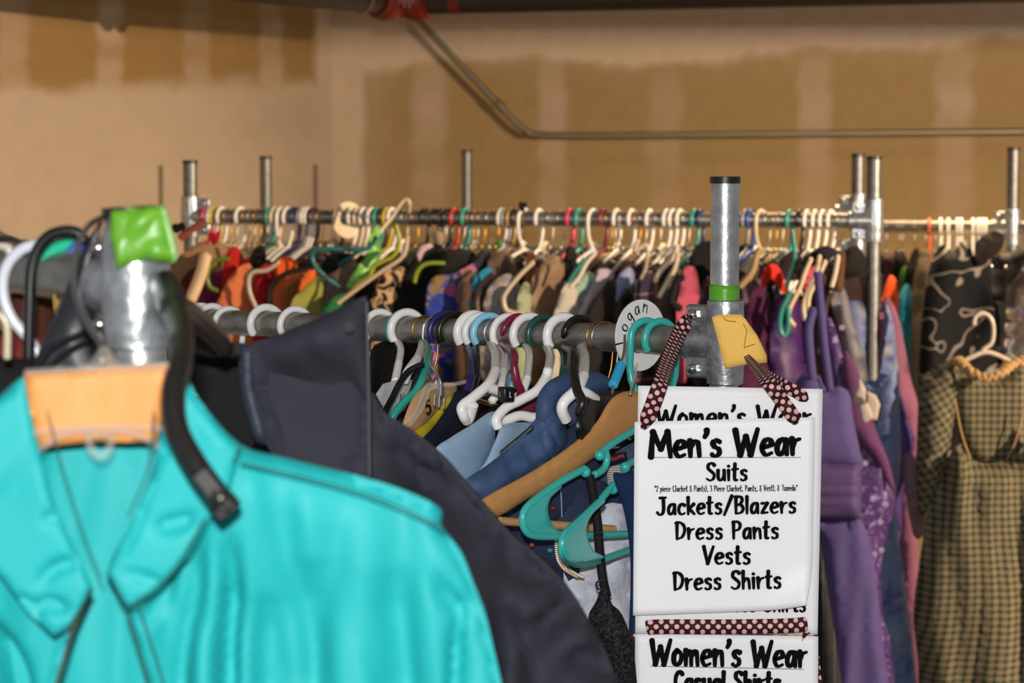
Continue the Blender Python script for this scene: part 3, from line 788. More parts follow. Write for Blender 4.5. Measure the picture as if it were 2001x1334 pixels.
# front rail
FRONT = [
 (392, T, 'white', 'white plastic hanger on the front rail, leftmost one half hidden by the dark jacket', {}),
 (414, T, 'white', 'white plastic hanger on the front rail, second from its left end', {}),
 (447, 'flat', 'white', 'broad white plastic hanger on the front rail, left of the big gap', {'hr': .024}),
 (520, T, 'white', 'white plastic hanger standing alone in the left gap of the front rail', {'rt': .0055, 'hr': .0233}),
 (577, T, 'white', 'white plastic hanger on the front rail touching the tip of the dark jacket hood', {}),
 (742, T, 'white', 'white plastic hanger emerging right of the dark jacket hood on the front rail', {}),
 (789, T, 'teal', 'teal plastic hanger on the front rail hooked just behind a white one', {}),
 (795, T, 'white', 'white plastic hanger on the front rail overlapping the teal one', {'rt': .0055, 'hr': .0233}),
 (831, W, 'gold', 'thin brass-coloured wire hanger on the front rail beside the teal and white pair', {}),
 (852, W, 'silver', 'bright chrome hanger holding the numbered tan card, on the front rail', {'flip': True, 'rt': .0019}),
 (870, T, 'indigo', 'dark indigo plastic hanger on the front rail', {}),
 (888, T, 'black', 'black plastic hanger on the front rail between the indigo and white ones', {}),
 (925, T, 'white', 'thick white plastic hanger on the front rail right of the black one', {'rt': .0058, 'hr': .0236}),
 (939, T, 'white', 'slim white plastic hanger on the front rail touching the sky blue one', {}),
 (955, T, 'skyblue', 'sky blue plastic hanger on the front rail', {}),
 (972, W, 'silver', 'chrome wire hanger on the front rail right of the sky blue one', {}),
 (993, T, 'white', 'white plastic hanger on the front rail just left of the maroon one', {}),
 (1013, T, 'maroon', 'maroon plastic hanger on the front rail', {'flip': True}),
 (1034, T, 'white', 'ribbed white plastic hanger on the front rail right of the maroon one', {'rt': .0055, 'hr': .0233}),
 (1062, T, 'green', 'dark green plastic hanger on the front rail', {}),
 (1101, T, 'white', 'thickest white plastic hanger, over the blue puffer jacket on the front rail', {'rt': .0062, 'hr': .0238}),
 (1132, T, 'black', 'black plastic hanger whose stem crosses before the front rail', {'flip': True, 'rt': .005}),
 (1172, W, 'gold', 'thin brass wire hanger on the front rail before the wooden hanger', {}),
 (1182, W, 'steel', 'thin steel wire hanger on the front rail beside the brass wire one', {})]
ARM = {925: [[(968, 690, 3.12), (968, 725, 3.02), (955, 750, 2.99), (925, 776, 2.97), (903, 794, 2.96), (906, 812, 2.96), (912, 822, 2.97)], [(950, 756, 2.985), (975, 764, 3.0), (992, 776, 3.02)], [(925, 790, 2.96), (918, 815, 2.97), (912, 822, 2.97)]],
 939: [[(985, 690, 3.2), (984, 725, 3.1), (979, 756, 3.06), (960, 785, 3.05)]],
 955: [[(997, 690, 3.24), (997, 720, 3.14), (1000, 750, 3.1), (980, 780, 3.1)]],
 870: [[(919, 685, 3.24), (921, 735, 3.16), (913, 762, 3.14), (890, 790, 3.14)]],
 888: [[(930, 685, 3.24), (931, 735, 3.18), (925, 755, 3.16), (905, 790, 3.16)]],
 993: [[(1034, 690, 3.14), (1030, 740, 3.04), (1018, 768, 3.02), (990, 790, 3.02)]],
 1013: [[(1004, 690, 2.99), (1004, 715, 2.97), (1010, 745, 2.97), (1018, 766, 2.98), (1010, 790, 3.0)]],
 1034: [[(1076, 696, 3.08), (1068, 735, 2.95), (1050, 762, 2.93), (1020, 780, 2.92), (990, 795, 2.91), (970, 818, 2.90), (974, 836, 2.9)], [(1072, 720, 2.95), (1064, 755, 2.95), (1060, 790, 2.95), (1050, 815, 2.95), (1015, 812, 2.94), (985, 824, 2.93)]],
 1062: [[(1102, 692, 3.16), (1102, 722, 3.1), (1095, 760, 3.08)]],
 1101: [[(1142, 696, 3.05), (1140, 735, 2.9), (1128, 760, 2.87), (1104, 783, 2.86), (1098, 800, 2.86), (1106, 820, 2.87)], [(1130, 762, 2.87), (1147, 770, 2.88), (1162, 780, 2.9)]],
 1132: [[(1121, 690, 2.9), (1120, 725, 2.86), (1128, 762, 2.84), (1138, 785, 2.83), (1130, 805, 2.83)]],
 742: [[(783, 680, 3.28), (779, 710, 3.22), (772, 745, 3.18)]],
 795: [[(824, 680, 3.24), (815, 702, 3.16), (798, 725, 3.12), (790, 745, 3.12)]],
 789: [[(838, 680, 3.2), (836, 705, 3.12), (825, 740, 3.08), (812, 765, 3.07), (790, 785, 3.06), (768, 812, 3.05), (762, 835, 3.05)]]}
for x, kd, co, lb, o in FRONT:
    o = dict(o); fl = o.pop('flip', False)
    if x in ARM: o['arms'] = ARM[x]; o['ar'] = min(o.get('rt', .0047) + .0005, .0066)
    elif kd == T: o['w'] = .15; o['zn'] = -.09
    hanger(RF, x, kd, 'f4f2ee' if co == 'white' else COL[co], 28 + 4 * nz(x * .2, 3), lb, flip=fl, group='hangers on the front rail', **o)
def rfp(x, dx=0, dy=0, dz=0): return on(RF, x) + Vector((dx, dy, dz))

# wooden hanger
wh = empty('wooden_hanger', 'natural wooden suit hanger with round trouser bar, left of the signs', 'hanger', P(1225, 770, 2.9))
def wsub(o, par):
    me = o.data; me.transform(Matrix.Translation(-par.location)); o.parent = par; return o
def wsl(pts, Yl, Yr):
    xs = [p[0] for p in pts]; a, b = min(xs), max(xs)
    return [(x, y, Yl + (Yr - Yl) * (x - a) / (b - a)) for x, y in pts]
woodm = pattern('hanger_wood', lambda N, L, uv: nmix(N, L, nnoise(N, L, uv, 30, 4, 3), lin('b07a40'), lin('c8945a')), .38, .5)
wsub(patch('shoulder_bar', wsl([(1300, 775), (1255, 766), (1222, 765), (1200, 775), (1185, 792), (1165, 825), (1130, 858), (1080, 895), (1020, 932), (960, 965), (935, 985), (945, 1008), (975, 1008), (1030, 975), (1110, 928), (1180, 880), (1240, 842), (1300, 812)], 2.72, 2.98), woodm, None, .007, res=.006, folds=(), edge=.008, back=.8, uvf=lambda x, z: ((x * .8 + z * .6) * .5, (z * .8 - x * .6) * 3)), wh)
MB().tube([P(975, 1017, 2.77) - wh.location, P(1200, 1034, 2.90) - wh.location], .0048, 12).obj('trouser_bar', mat('blond_bar', 'c09060', .5), wh)
MB().tube(cr([on(RF, 1222) + Vector((-.018, -.005, -.004)) - wh.location, on(RF, 1222) + Vector((-.01, 0, .016)) - wh.location, on(RF, 1222) + Vector((.008, 0, .02)) - wh.location, on(RF, 1222) + Vector((.018, 0, .004)) - wh.location, on(RF, 1222) + Vector((.015, 0, -.03)) - wh.location, P(1232, 770, 2.9) - wh.location], 5), .0018, 8).obj('hook', chrome, wh)
# teal moulded children's hangers: hook on the rail, broad end plates nearest the camera
def kid_hanger(x, label, arm, plate, knob, Yl, Yr, stem):
    p = on(RF, x); e = empty('plastic_hanger', label, 'hanger', p, 'teal moulded hangers beside the signs'); m = plastic('38b8b0', .95)
    ly = Vector((math.cos(R(30)), math.sin(R(30)), 0)); f = -1 if stem == 'front' else 1
    hk = [ly * v[0] * f + Vector((0, 0, v[2])) for v in hook_pts(.0225, -.12)[:-3]]
    MB().tube(cr(hk + [ly * f * .021 + Vector((0, 0, -.05)), Vector((0, -.03, -.095)), Vector((-.0, -.09, -.12))], 4), .0046, 12).obj('hook', m, e)
    b = MB()
    for a in arm: b = MB().tube([v - e.location for v in cr([P(*q) for q in wsl(a + [(1018, 0), (1400, 0)], Yl, Yr)[:-2]], 6)], .0042, 12); b.obj('arm', m, e)
    o = wsub(patch('end_plate', wsl(plate + [(1400, 1000)], Yl, Yr)[:-1], m, None, .0022, folds=(), res=.004, edge=.004, back=1, thick=.001), e)
    kb = MB()
    for k in knob: MB().ball(P(*wsl([k, (1018, 0), (1400, 0)], Yl, Yr)[0]) - e.location, .0062).obj('knob', m, e)
kid_hanger(1262, 'teal moulded hanger by the signs, upper of two, crossing the wooden hanger bar',
    [[(1300, 812), (1260, 828), (1232, 845), (1200, 864), (1182, 878), (1172, 888)], [(1182, 878), (1186, 895), (1182, 912), (1172, 922), (1162, 927)], [(1143, 915), (1100, 938), (1060, 965), (1030, 990), (1021, 1012), (1027, 1036), (1048, 1047), (1110, 1047), (1230, 1043), (1300, 1040)]],
    [(1088, 950), (1058, 967), (1032, 988), (1022, 1012), (1028, 1035), (1050, 1046), (1110, 1046), (1090, 1035), (1076, 1018), (1071, 995), (1077, 972), (1098, 952)], [(1172, 889), (1144, 922)], 2.74, 3.03, 'front')
kid_hanger(1290, 'teal moulded hanger by the signs, lower one lying before the white lace',
    [[(1300, 870), (1250, 895), (1226, 908), (1222, 918), (1228, 930)], [(1199, 946), (1165, 985), (1130, 1018), (1104, 1042), (1097, 1066), (1103, 1088), (1125, 1101), (1165, 1096), (1230, 1075), (1300, 1055)]],
    [(1178, 975), (1150, 1002), (1118, 1030), (1100, 1050), (1098, 1075), (1108, 1094), (1130, 1100), (1180, 1090), (1160, 1075), (1149, 1050), (1148, 1025), (1160, 1002), (1182, 982)], [(1222, 912), (1198, 955)], 2.68, 3.08, 'back')

# ------------------------------------------------------------------ round size marker with a name
disc = on(RF, 1247)
dv = empty('size_disc', 'round white rack divider disc with a handwritten name, left of the front post', 'rack divider', disc)
ex = Vector((.72, .69, 0)).normalized(); nn = Vector((ex.y, -ex.x, 0)).normalized()
def discmesh(r0, r1, cz, slot=True, th=.0012, hx=0):
    V = []; Fc = []; n = 48
    for k in range(n):
        a = 2 * math.pi * k / n
        for r, cx_, cz_ in ((r1, hx, cz), (r0, 0, 0)):
            for t in (-th, th): V.append(ex * (cx_ + r * math.cos(a)) + Vector((0, 0, cz_ + r * math.sin(a))) + nn * t)
    for k in range(n):
        a = k * 4; b = ((k + 1) % n) * 4
        Fc += [(a, b, b + 2, a + 2), (a + 1, a + 3, b + 3, b + 1), (a, a + 1, b + 1, b), (a + 2, b + 2, b + 3, a + 3)]
    return MB().add(V, Fc)
discmesh(.0185, .0445, .004, hx=.004).obj('disc', mat('disc_card', 'efeeec', .35), dv, False)
ink = mat('black_ink', '120f10', .95, spec=.05)
for i, (ch, a, r) in enumerate((('L', 188, .0335), ('o', 160, .0295), ('g', 131, .0290), ('a', 104, .0300), ('n', 78, .0315))):
    ca, sa = math.cos(R(a)), math.sin(R(a)); org = ex * (.004 + r * ca) + Vector((0, 0, .004 + r * sa)) + nn * .0013
    tx = ex * sa + Vector((0, 0, -ca)); tz = ex * ca + Vector((0, 0, sa))
    lettering('letter', ch, org - tz * .003, tx, tz, nn, .0165, ink, dv, stroke=.05, width=.0085 if ch != 'L' else .008)
# cream divider disc and hanger stuck up on the rear rail
d2p = on(RR, 680)
d2 = empty('size_disc', 'cream divider disc hooked on the crowded back rail', 'rack divider', d2p)
exs = ex, nn; ex = Vector((.8, .6, 0)).normalized(); nn = Vector((ex.y, -ex.x, 0)).normalized()
discmesh(.0185, .045, -.006, hx=0).obj('disc', mat('disc_cream', 'd8c4a0', .5), d2, False)
for i in range(6): MB().ball(ex * (-.03 + .004 * (i % 3)) + Vector((0, 0, .012 - .012 * i + .004)) - nn * -.0015, .0016).obj('mark', ink, d2)
lp = empty('plastic_hanger', 'cream hanger tilted with its hook standing up above the back rail', 'hanger', P(790, 400, 6.12))
q = [P(766, 424, 6.12), P(783, 398, 6.12), P(793, 390, 6.12), P(800, 396, 6.12), P(799, 414, 6.14)]
MB().tube([v - lp.location for v in cr(q, 5)], .0047, 10).obj('hook', plastic('d8c6a4'), lp)
q2 = [P(766, 424, 6.1), P(735, 462, 6.05), P(690, 505, 6.0)]
MB().tube([v - lp.location for v in q2], .0047, 10).obj('shoulder_bar', plastic('d8c6a4'), lp)

# teal wide hanger lying turned on the rear rail, and others seen broadside
def stick(name, label, pts, Y, r, m, cat='hanger', closed=False, group=None, n=5, part='shoulder_bar'):
    q = [P(p[0], p[1], (p[2] if len(p) > 2 else Y) - (.1 if 5.8 < Y < 6.05 else 0)) for p in pts]
    e = empty(name, label, cat, q[0], group)
    MB().tube([v - e.location for v in cr(q, n, closed)], r, 10, closed=closed).obj(part, m, e); return e
tl = stick('plastic_hanger', 'deep teal hanger turned broadside below the back rail', [(735, 462), (722, 482), (700, 488), (640, 486), (618, 488), (610, 500), (616, 520), (640, 545), (665, 562)], 6.0, .0052, plastic('14767a', .8))
MB().tube([P(705, 490, 6.0) - tl.location, P(675, 508, 6.0) - tl.location, P(640, 534, 6.0) - tl.location], .004, 8).obj('brace', plastic('14767a', .8), tl)
stick('plastic_hanger', 'yellow green hanger bar slanting over the black print top on the back rail', [(773, 440), (780, 470), (770, 498), (745, 512), (728, 522), (722, 540), (700, 555), (672, 585)], 5.97, .0055, plastic('a8a822', .8))
stick('plastic_hanger', 'long cream hanger bar slanting down left over the black print top', [(796, 462), (787, 500), (745, 530), (700, 562), (660, 592)], 5.92, .0055, plastic('d8c0a0', .8))
stick('plastic_hanger', 'lime hanger end arching over the dark top in the middle of the back rail', [(868, 514), (840, 514), (824, 520), (814, 534), (810, 552)], 5.95, .005, plastic('8fa420', .8))
stick('plastic_hanger', 'black hanger loop around the orange clothes on the back rail', [(612, 523), (570, 530), (545, 542), (531, 560), (526, 585), (532, 605)], 5.98, .0055, plastic('17130f'))
stick('plastic_hanger', 'lime and black hanger end at the left of the back rail', [(448, 506), (425, 508), (412, 520), (405, 540), (410, 560), (425, 568)], 5.98, .005, plastic('6f8a1a', .8))
stick('plastic_hanger', 'white hanger loop over the red knit on the back rail', [(545, 512), (520, 528), (495, 531), (486, 545), (488, 572), (500, 600)], 5.96, .0052, plastic('cfc2ae', .8))
stick('wooden_hanger', 'pale blond hanger end standing upright at the left of the back rail', [(402, 498), (396, 525), (384, 558), (370, 590)], 5.9, .014, mat('blond_wood', 'd9b98e', .5, var=.1, vscale=20))
stick('plastic_hanger', 'flat grey hanger curve below the middle of the back rail', [(925, 530), (910, 545), (900, 560), (897, 590)], 5.95, .007, mat('taupe_plastic', '6d5642', .4))
stick('plastic_hanger', 'brown hanger curve beside the bright blue cloth on the back rail', [(965, 535), (945, 552), (932, 575), (932, 610)], 5.95, .007, mat('brown_plastic', '55402c', .4))
stick('plastic_hanger', 'cream hanger arms looping before the pale floral blouse', [(1042, 512), (1015, 538), (988, 572), (984, 590), (992, 608), (1020, 614)], 5.9, .0056, plastic('e0cdb0', .8))
stick('plastic_hanger', 'cream hanger arm slanting down to the sheer white blouse', [(1163, 494), (1145, 515), (1132, 540), (1115, 560)], 5.92, .0058, plastic('e8dcc8', .8))
stick('plastic_hanger', 'teal hanger arm slanting beside the sheer white blouse', [(1143, 505), (1128, 525), (1112, 550)], 5.96, .0055, plastic('2c8c80', .8))
stick('plastic_hanger', 'cream hanger arm slanting to the dark plaid shirt', [(1247, 470), (1240, 490), (1262, 478), (1266, 498), (1262, 525), (1253, 545)], 5.94, .0055, plastic('d4c2a4', .8))
stick('plastic_hanger', 'pair of cream hanger arms above the black velvet hangers', [(1323, 480), (1316, 500), (1290, 530), (1280, 550)], 5.92, .0065, plastic('dccbb0', .8))
stick('plastic_hanger', 'cream hanger arm bending beside the black velvet hanger', [(1325, 495), (1318, 525), (1302, 555), (1288, 580)], 5.9, .006, plastic('d8c6aa', .8))
stick('velvet_hanger', 'black velvet hanger with a square end beside the pink top', [(1335, 540), (1322, 550), (1315, 570), (1312, 590), (1330, 603)], 5.88, .009, mat('black_velvet', '0a0a0c', .95))
# hanger ends before the purple gowns
for i, (pp, co, yy, r) in enumerate((([(1585, 505), (1572, 535), (1564, 560), (1545, 598), (1541, 620), (1552, 636)], 'dcc39a', 5.85, .0055), ([(1602, 500), (1592, 540), (1576, 575), (1570, 600), (1573, 625)], 'd9c6ab', 5.86, .0055),
        ([(1613, 510), (1597, 545), (1582, 575), (1579, 600), (1584, 615)], 'dcc9a4', 5.84, .0055), ([(1638, 500), (1632, 535), (1625, 560)], 'd9cdbb', 5.84, .0055))):
    stick('plastic_hanger', ['leftmost', 'second', 'third', 'rightmost'][i] + ' of four cream hanger arms above the lilac straps', pp, yy, r, plastic(co, .85), group='cream hangers over the purple gowns')
stick('plastic_hanger', 'teal hanger arm hanging over the dark purple velvet gown', [(1548, 450), (1553, 500), (1545, 530), (1536, 560)], 5.9, .0052, plastic('2a8c7a', .8))
stick('plastic_hanger', 'teal looped hanger end against the dark purple gown', [(1545, 570), (1528, 605), (1524, 640), (1532, 656), (1540, 640), (1540, 600)], 5.84, .0055, plastic('2a9482', .8))
stick('suit_hanger', 'dark brown hanger end beside the lilac strap', [(1625, 572), (1612, 600), (1609, 650)], 5.8, .008, mat('dark_wood', '2c2018', .4))
stick('plastic_hanger', 'cream curved hanger arm above the plum gown on the back rail', [(1486, 485), (1478, 500), (1470, 530), (1445, 560)], 5.92, .0085, plastic('b29468', .8))

# ------------------------------------------------------------------ garments on the rear rail (seen pieces)
def top(name, label, cat, pts, m, Y=5.95, infl=.02, folds=((.012, .05, 0, 6),), seed=0, group=None, **k):
    """a garment's near shoulder/front as a solid, running on down below the front rail"""
    cx_ = sum(p[0] for p in pts) / len(pts); 
    o = patch(name, pts, m, Y, infl, folds=folds, seed=seed, **k); tag(o, label, cat, group or 'clothes on the crowded back rail'); return o
def slant(pts, Yl, Yr):
    xs = [p[0] for p in pts]; a, b = min(xs), max(xs)
    return [(x, y, Yl + (Yr - Yl) * (x - a) / (b - a)) for x, y in pts]
FL = ((.010, .035, 12, 7),)
coral = pattern('coral_print', f_dots(lin('a8401c'), lin('d08858'), .010, .26), .8)
blackleaf = pattern('leaf_print', f_veins(lin('0c0b0c'), lin('a88868'), 34, .05), .8)
bluefl = pattern('blue_floral', f_blot([lin('1c2f86'), lin('a5568a'), lin('76603f'), lin('31407e')], 14, .55, .58, .6), .8)
palefl = pattern('pale_floral', f_blot([lin('7c7a80'), lin('8f7e68'), lin('5f6f92'), lin('9d8f80')], 38, .5, .6, 1.5), .8)
plaid = pattern('dark_plaid', f_plaid(lin('3a2534'), lin('9c8078'), lin('1a1c30'), .05), .85)
Z = [
 ('dress', 'grey beige knit on the back rail behind the lime taped post', 'top', [(330, 540), (350, 500), (400, 470), (440, 480), (445, 520), (430, 700), (330, 700)], cloth('8a6a4c'), 6.12, 6.22),
 ('blouse', 'dark maroon blouse at the left end of the back rail', 'blouse', [(345, 570), (385, 520), (420, 540), (440, 600), (430, 720), (330, 720)], cloth('4c1a1a'), 6.04, 6.14),
 ('top', 'purple and maroon shiny top below the pale blond hanger', 'top', [(395, 545), (430, 530), (460, 540), (470, 720), (385, 720), (380, 600)], cloth('58183a'), 6.02, 6.1),
 ('scarf', 'small red bow knotted to a hanger at the left of the back rail', 'bow', [(402, 478), (412, 448), (420, 456), (432, 446), (428, 470), (416, 480), (412, 470)], cloth('a81820'), 6.08, 6.09),
 ('blouse', 'bright red blouse bunched high on the back rail', 'blouse', [(436, 520), (448, 486), (466, 484), (478, 505), (492, 500), (500, 520), (488, 600), (478, 720), (425, 720), (432, 600)], cloth('a01510'), 6.0, 6.12),
 ('blouse', 'coral red blouse with a fine white dotted print', 'blouse', [(430, 580), (452, 538), (484, 514), (496, 540), (500, 590), (505, 720), (415, 720), (420, 610)], coral, 5.94, 6.04),
 ('jacket', 'black jacket collar above the red knit on the back rail', 'jacket', [(488, 508), (500, 482), (516, 480), (520, 505), (512, 530), (495, 525)], cloth('0e0d0c'), 6.04, 6.1),
 ('sweater', 'crimson knit sweater left of the black hanger loop', 'sweater', [(496, 560), (506, 525), (534, 510), (552, 512), (548, 540), (530, 560), (520, 640), (512, 740), (494, 740)], cloth('930e16'), 5.98, 6.1),
 ('cardigan', 'bright orange cardigan on the back rail', 'cardigan', [(532, 520), (560, 500), (580, 515), (582, 545), (560, 600), (560, 740), (530, 740), (540, 560)], cloth('c14a12'), 6.02, 6.1),
 ('shirt', 'brown orange shirt inside the black hanger loop', 'shirt', [(536, 560), (575, 530), (600, 530), (590, 600), (585, 740), (530, 740), (532, 590)], cloth('a2512a'), 5.98, 6.06),
 ('blouse', 'mustard brown blouse left of the sage green one', 'blouse', [(560, 580), (580, 545), (610, 520), (625, 520), (615, 600), (600, 740), (552, 740)], cloth('6e4216'), 5.96, 6.05),
 ('shirt', 'orange shirt edge above the sage green blouse', 'shirt', [(584, 564), (596, 535), (614, 524), (616, 545), (600, 556), (590, 575)], cloth('c45a24'), 5.93, 5.97),
 ('blouse', 'sage green blouse before the deep teal hanger', 'blouse', [(566, 608), (585, 570), (625, 538), (632, 560), (634, 600), (640, 740), (560, 740)], cloth('84843e'), 5.9, 6.0),
 ('shirt', 'emerald green shirt below the long cream hanger bar', 'shirt', [(628, 610), (645, 588), (665, 575), (680, 590), (690, 740), (620, 740)], cloth('1c6238'), 5.9, 5.96),
 ('dress', 'black dress hung inside the deep teal hanger', 'dress', [(630, 520), (650, 497), (690, 495), (720, 510), (730, 600), (720, 740), (640, 740), (640, 560)], cloth('0f0e10'), 6.06, 6.14),
 ('blouse', 'grey beige blouse inside the deep teal hanger', 'blouse', [(632, 560), (655, 530), (690, 510), (705, 530), (690, 600), (690, 740), (632, 740)], cloth('5d5048'), 6.0, 6.06),
 ('dress', 'lime sequinned dress pulled up towards the back rail', 'dress', [(684, 545), (700, 520), (716, 500), (718, 470), (728, 446), (742, 444), (742, 470), (746, 495), (736, 520), (720, 550), (690, 562), (678, 560)], pattern('lime_sequins', f_dots(lin('5aa03a'), lin('a5e07a'), .008, .22), .35), 5.98, 6.04),
 ('shirt', 'black shirt with tan leaf line print on the back rail', 'shirt', [(722, 600), (732, 570), (750, 535), (780, 520), (800, 540), (805, 600), (800, 740), (720, 740)], blackleaf, 5.9, 6.02),
 ('jacket', 'black jacket right of the leaf print shirt', 'jacket', [(772, 600), (790, 540), (812, 500), (832, 480), (860, 478), (880, 500), (870, 560), (850, 600), (840, 740), (770, 740)], cloth('0b0b0d'), 5.96, 6.08),
 ('blouse', 'sage blouse edge behind the black jacket on the back rail', 'blouse', [(795, 500), (806, 486), (820, 488), (815, 515), (800, 520)], cloth('67704c'), 6.02, 6.06),
 ('blouse', 'pink edged blouse collar above the black jacket', 'blouse', [(815, 500), (822, 482), (840, 476), (846, 482), (830, 492), (820, 510)], cloth('b79aa4'), 5.93, 5.96),
 ('coat', 'black coat with wide shoulder in the middle of the back rail', 'coat', [(850, 540), (860, 500), (890, 486), (925, 492), (930, 520), (900, 540), (870, 560)], cloth('100e0e'), 5.98, 6.06),
 ('dress', 'royal blue dress with pink and tan flowers', 'dress', [(832, 610), (836, 560), (850, 540), (880, 535), (905, 525), (928, 515), (930, 545), (915, 570), (900, 610), (895, 740), (830, 740)], bluefl, 5.9, 6.02),
 ('skirt', 'brown grey pleated cloth right of the royal blue dress', 'skirt', [(895, 600), (902, 555), (925, 545), (935, 560), (928, 600), (925, 740), (888, 740)], cloth('4c3a30'), 5.9, 5.95),
 ('shirt', 'bright cyan blue shirt between the two brown hanger curves', 'shirt', [(922, 560), (935, 535), (955, 522), (962, 535), (945, 560), (935, 600), (930, 740), (918, 740)], cloth('1c7a9a'), 5.92, 6.0),
 ('jacket', 'dark slate jacket behind the bright cyan shirt', 'jacket', [(925, 520), (935, 495), (955, 490), (965, 520), (950, 530)], cloth('22242c'), 6.02, 6.08),
 ('blouse', 'grey brown sheer blouse with wire hooks above', 'blouse', [(950, 560), (955, 510), (975, 490), (1000, 500), (1010, 540), (980, 570), (955, 620)], cloth('54443a'), 6.02, 6.1),
 ('blouse', 'pale grey floral blouse right of the cyan shirt', 'blouse', [(944, 620), (948, 580), (965, 550), (990, 535), (1010, 545), (1020, 580), (1015, 620), (1020, 740), (940, 740)], palefl, 5.94, 6.02),
 ('blouse', 'light sage blouse under the cream hanger loop', 'blouse', [(1010, 620), (1012, 580), (1024, 552), (1036, 560), (1040, 600), (1035, 740), (1008, 740)], cloth('8a9478'), 5.9, 5.96),
 ('blouse', 'taupe satin blouse with folds right of the cream loop', 'blouse', [(1036, 600), (1040, 545), (1060, 515), (1085, 500), (1105, 510), (1110, 545), (1095, 580), (1080, 640), (1075, 740), (1030, 740)], cloth('7a624c', rough=.5), 5.94, 6.06),
 ('jacket', 'rust brown sleeve beside the taupe satin blouse', 'jacket', [(1022, 560), (1030, 500), (1045, 495), (1048, 540), (1040, 600), (1030, 620)], cloth('7e4a2a'), 6.0, 6.04),
 ('dress', 'black sequinned dress on a wire hanger left of the pink one', 'dress', [(1100, 540), (1106, 490), (1118, 480), (1128, 500), (1120, 550), (1108, 620), (1100, 740), (1090, 740)], cloth('121013'), 6.02, 6.08),
 ('blouse', 'grey blouse under the sheer white one', 'blouse', [(1085, 640), (1090, 580), (1105, 550), (1115, 580), (1105, 640), (1100, 740), (1080, 740)], cloth('5a5a5c'), 5.94, 5.98),
 ('blouse', 'sheer white blouse rising to a point on the back rail', 'blouse', [(1078, 640), (1090, 590), (1102, 560), (1116, 552), (1130, 570), (1138, 600), (1130, 640), (1130, 740), (1070, 740)], cloth('a4a096'), 5.9, 6.0),
 ('shirt', 'pale sea green shirt right of the sheer white blouse', 'shirt', [(1125, 570), (1135, 540), (1150, 530), (1165, 545), (1165, 590), (1150, 620), (1140, 640)], cloth('7f9a8c'), 5.98, 6.04),
 ('shirt', 'pale lavender shirt with its shoulder slanting up right', 'shirt', [(1120, 640), (1135, 600), (1155, 560), (1165, 530), (1185, 525), (1200, 535), (1190, 565), (1165, 600), (1150, 640), (1150, 740), (1115, 740)], cloth('9c93a4'), 5.94, 6.06),
 ('jacket', 'black jacket with brown hanger right of the lavender shirt', 'jacket', [(1135, 650), (1150, 600), (1175, 565), (1192, 545), (1205, 555), (1200, 600), (1195, 640), (1195, 740), (1135, 740)], cloth('131012'), 5.9, 6.0),
 ('shirt', 'light blue grey shirt with round shoulder on the back rail', 'shirt', [(1200, 560), (1212, 535), (1230, 522), (1240, 535), (1236, 560), (1215, 575), (1205, 590)], cloth('8288b0'), 6.0, 6.06),
 ('dress', 'black dress with green sequins left of the plaid shirt', 'dress', [(1205, 640), (1215, 590), (1228, 560), (1240, 570), (1232, 640), (1228, 740), (1200, 740)], pattern('green_sequins', f_blot([lin('0c0e0c'), lin('0c0e0c'), lin('2aa860')], 110, .62, .66, 0), .5), 5.92, 5.98),
 ('shirt', 'dark plum plaid shirt on the back rail', 'shirt', [(1232, 640), (1236, 580), (1248, 545), (1270, 528), (1285, 550), (1290, 590), (1280, 640), (1280, 740), (1230, 740)], plaid, 5.9, 6.0),
 ('blouse', 'grey taupe blouse between plaid shirt and black velvet hanger', 'blouse', [(1280, 640), (1285, 580), (1300, 545), (1320, 520), (1335, 540), (1320, 580), (1310, 640), (1310, 740), (1280, 740)], cloth('4c4038'), 5.96, 6.06),
 ('top', 'rose pink top on the back rail left of the front post', 'top', [(1322, 600), (1334, 540), (1340, 522), (1358, 524), (1366, 560), (1366, 590), (1358, 620), (1350, 680), (1345, 740), (1318, 740), (1322, 640)], cloth('a4485f', k=.85), 5.88, 5.95),
 ('blouse', 'dark brown lace blouse right of the rose pink top', 'blouse', [(1360, 620), (1370, 560), (1385, 540), (1405, 560), (1405, 740), (1350, 740)], cloth('3a2a2c'), 5.96, 6.02),
 ('coat', 'black coat behind the front post on the back rail', 'coat', [(1345, 540), (1360, 480), (1400, 470), (1440, 480), (1470, 500), (1470, 740), (1350, 740)], cloth('0a0a0e'), 6.1, 6.2),
 ('jacket', 'grey green jacket right of the front post', 'jacket', [(1430, 560), (1445, 520), (1465, 500), (1480, 520), (1470, 570), (1450, 620), (1445, 740), (1425, 740)], cloth('434640'), 5.98, 6.04),
 ('blouse', 'tan blouse shoulder right of the front post', 'blouse', [(1440, 600), (1455, 560), (1480, 545), (1500, 560), (1490, 600), (1480, 740), (1440, 740)], cloth('5a4a58'), 5.96, 6.02),
 ('gown', 'dark plum velvet gown right of the front post', 'dress', [(1452, 620), (1466, 580), (1480, 560), (1500, 572), (1510, 620), (1520, 740), (1560, 900), (1550, 1100), (1450, 1100), (1430, 760)], cloth('3c1030', k=1.1), 5.84, 5.92),
 ('blouse', 'red orange collared blouse above the plum velvet gown', 'blouse', [(1486, 565), (1490, 535), (1502, 517), (1520, 520), (1532, 545), (1534, 575), (1520, 560), (1508, 545), (1498, 558), (1490, 580)], cloth('b82414'), 5.9, 5.96),
 ('dress', 'dark brown dress behind the red collared blouse', 'dress', [(1510, 600), (1520, 520), (1545, 490), (1565, 500), (1570, 560), (1570, 700), (1560, 900), (1510, 900)], cloth('1c0e16'), 6.0, 6.08),
 ('gown', 'deep purple satin gown right of the plum velvet one', 'dress', [(1506, 640), (1516, 590), (1532, 572), (1552, 580), (1566, 610), (1572, 700), (1600, 800), (1620, 1100), (1500, 1100), (1505, 760)], cloth('32104a', rough=.45, k=1.1), 5.86, 5.94),
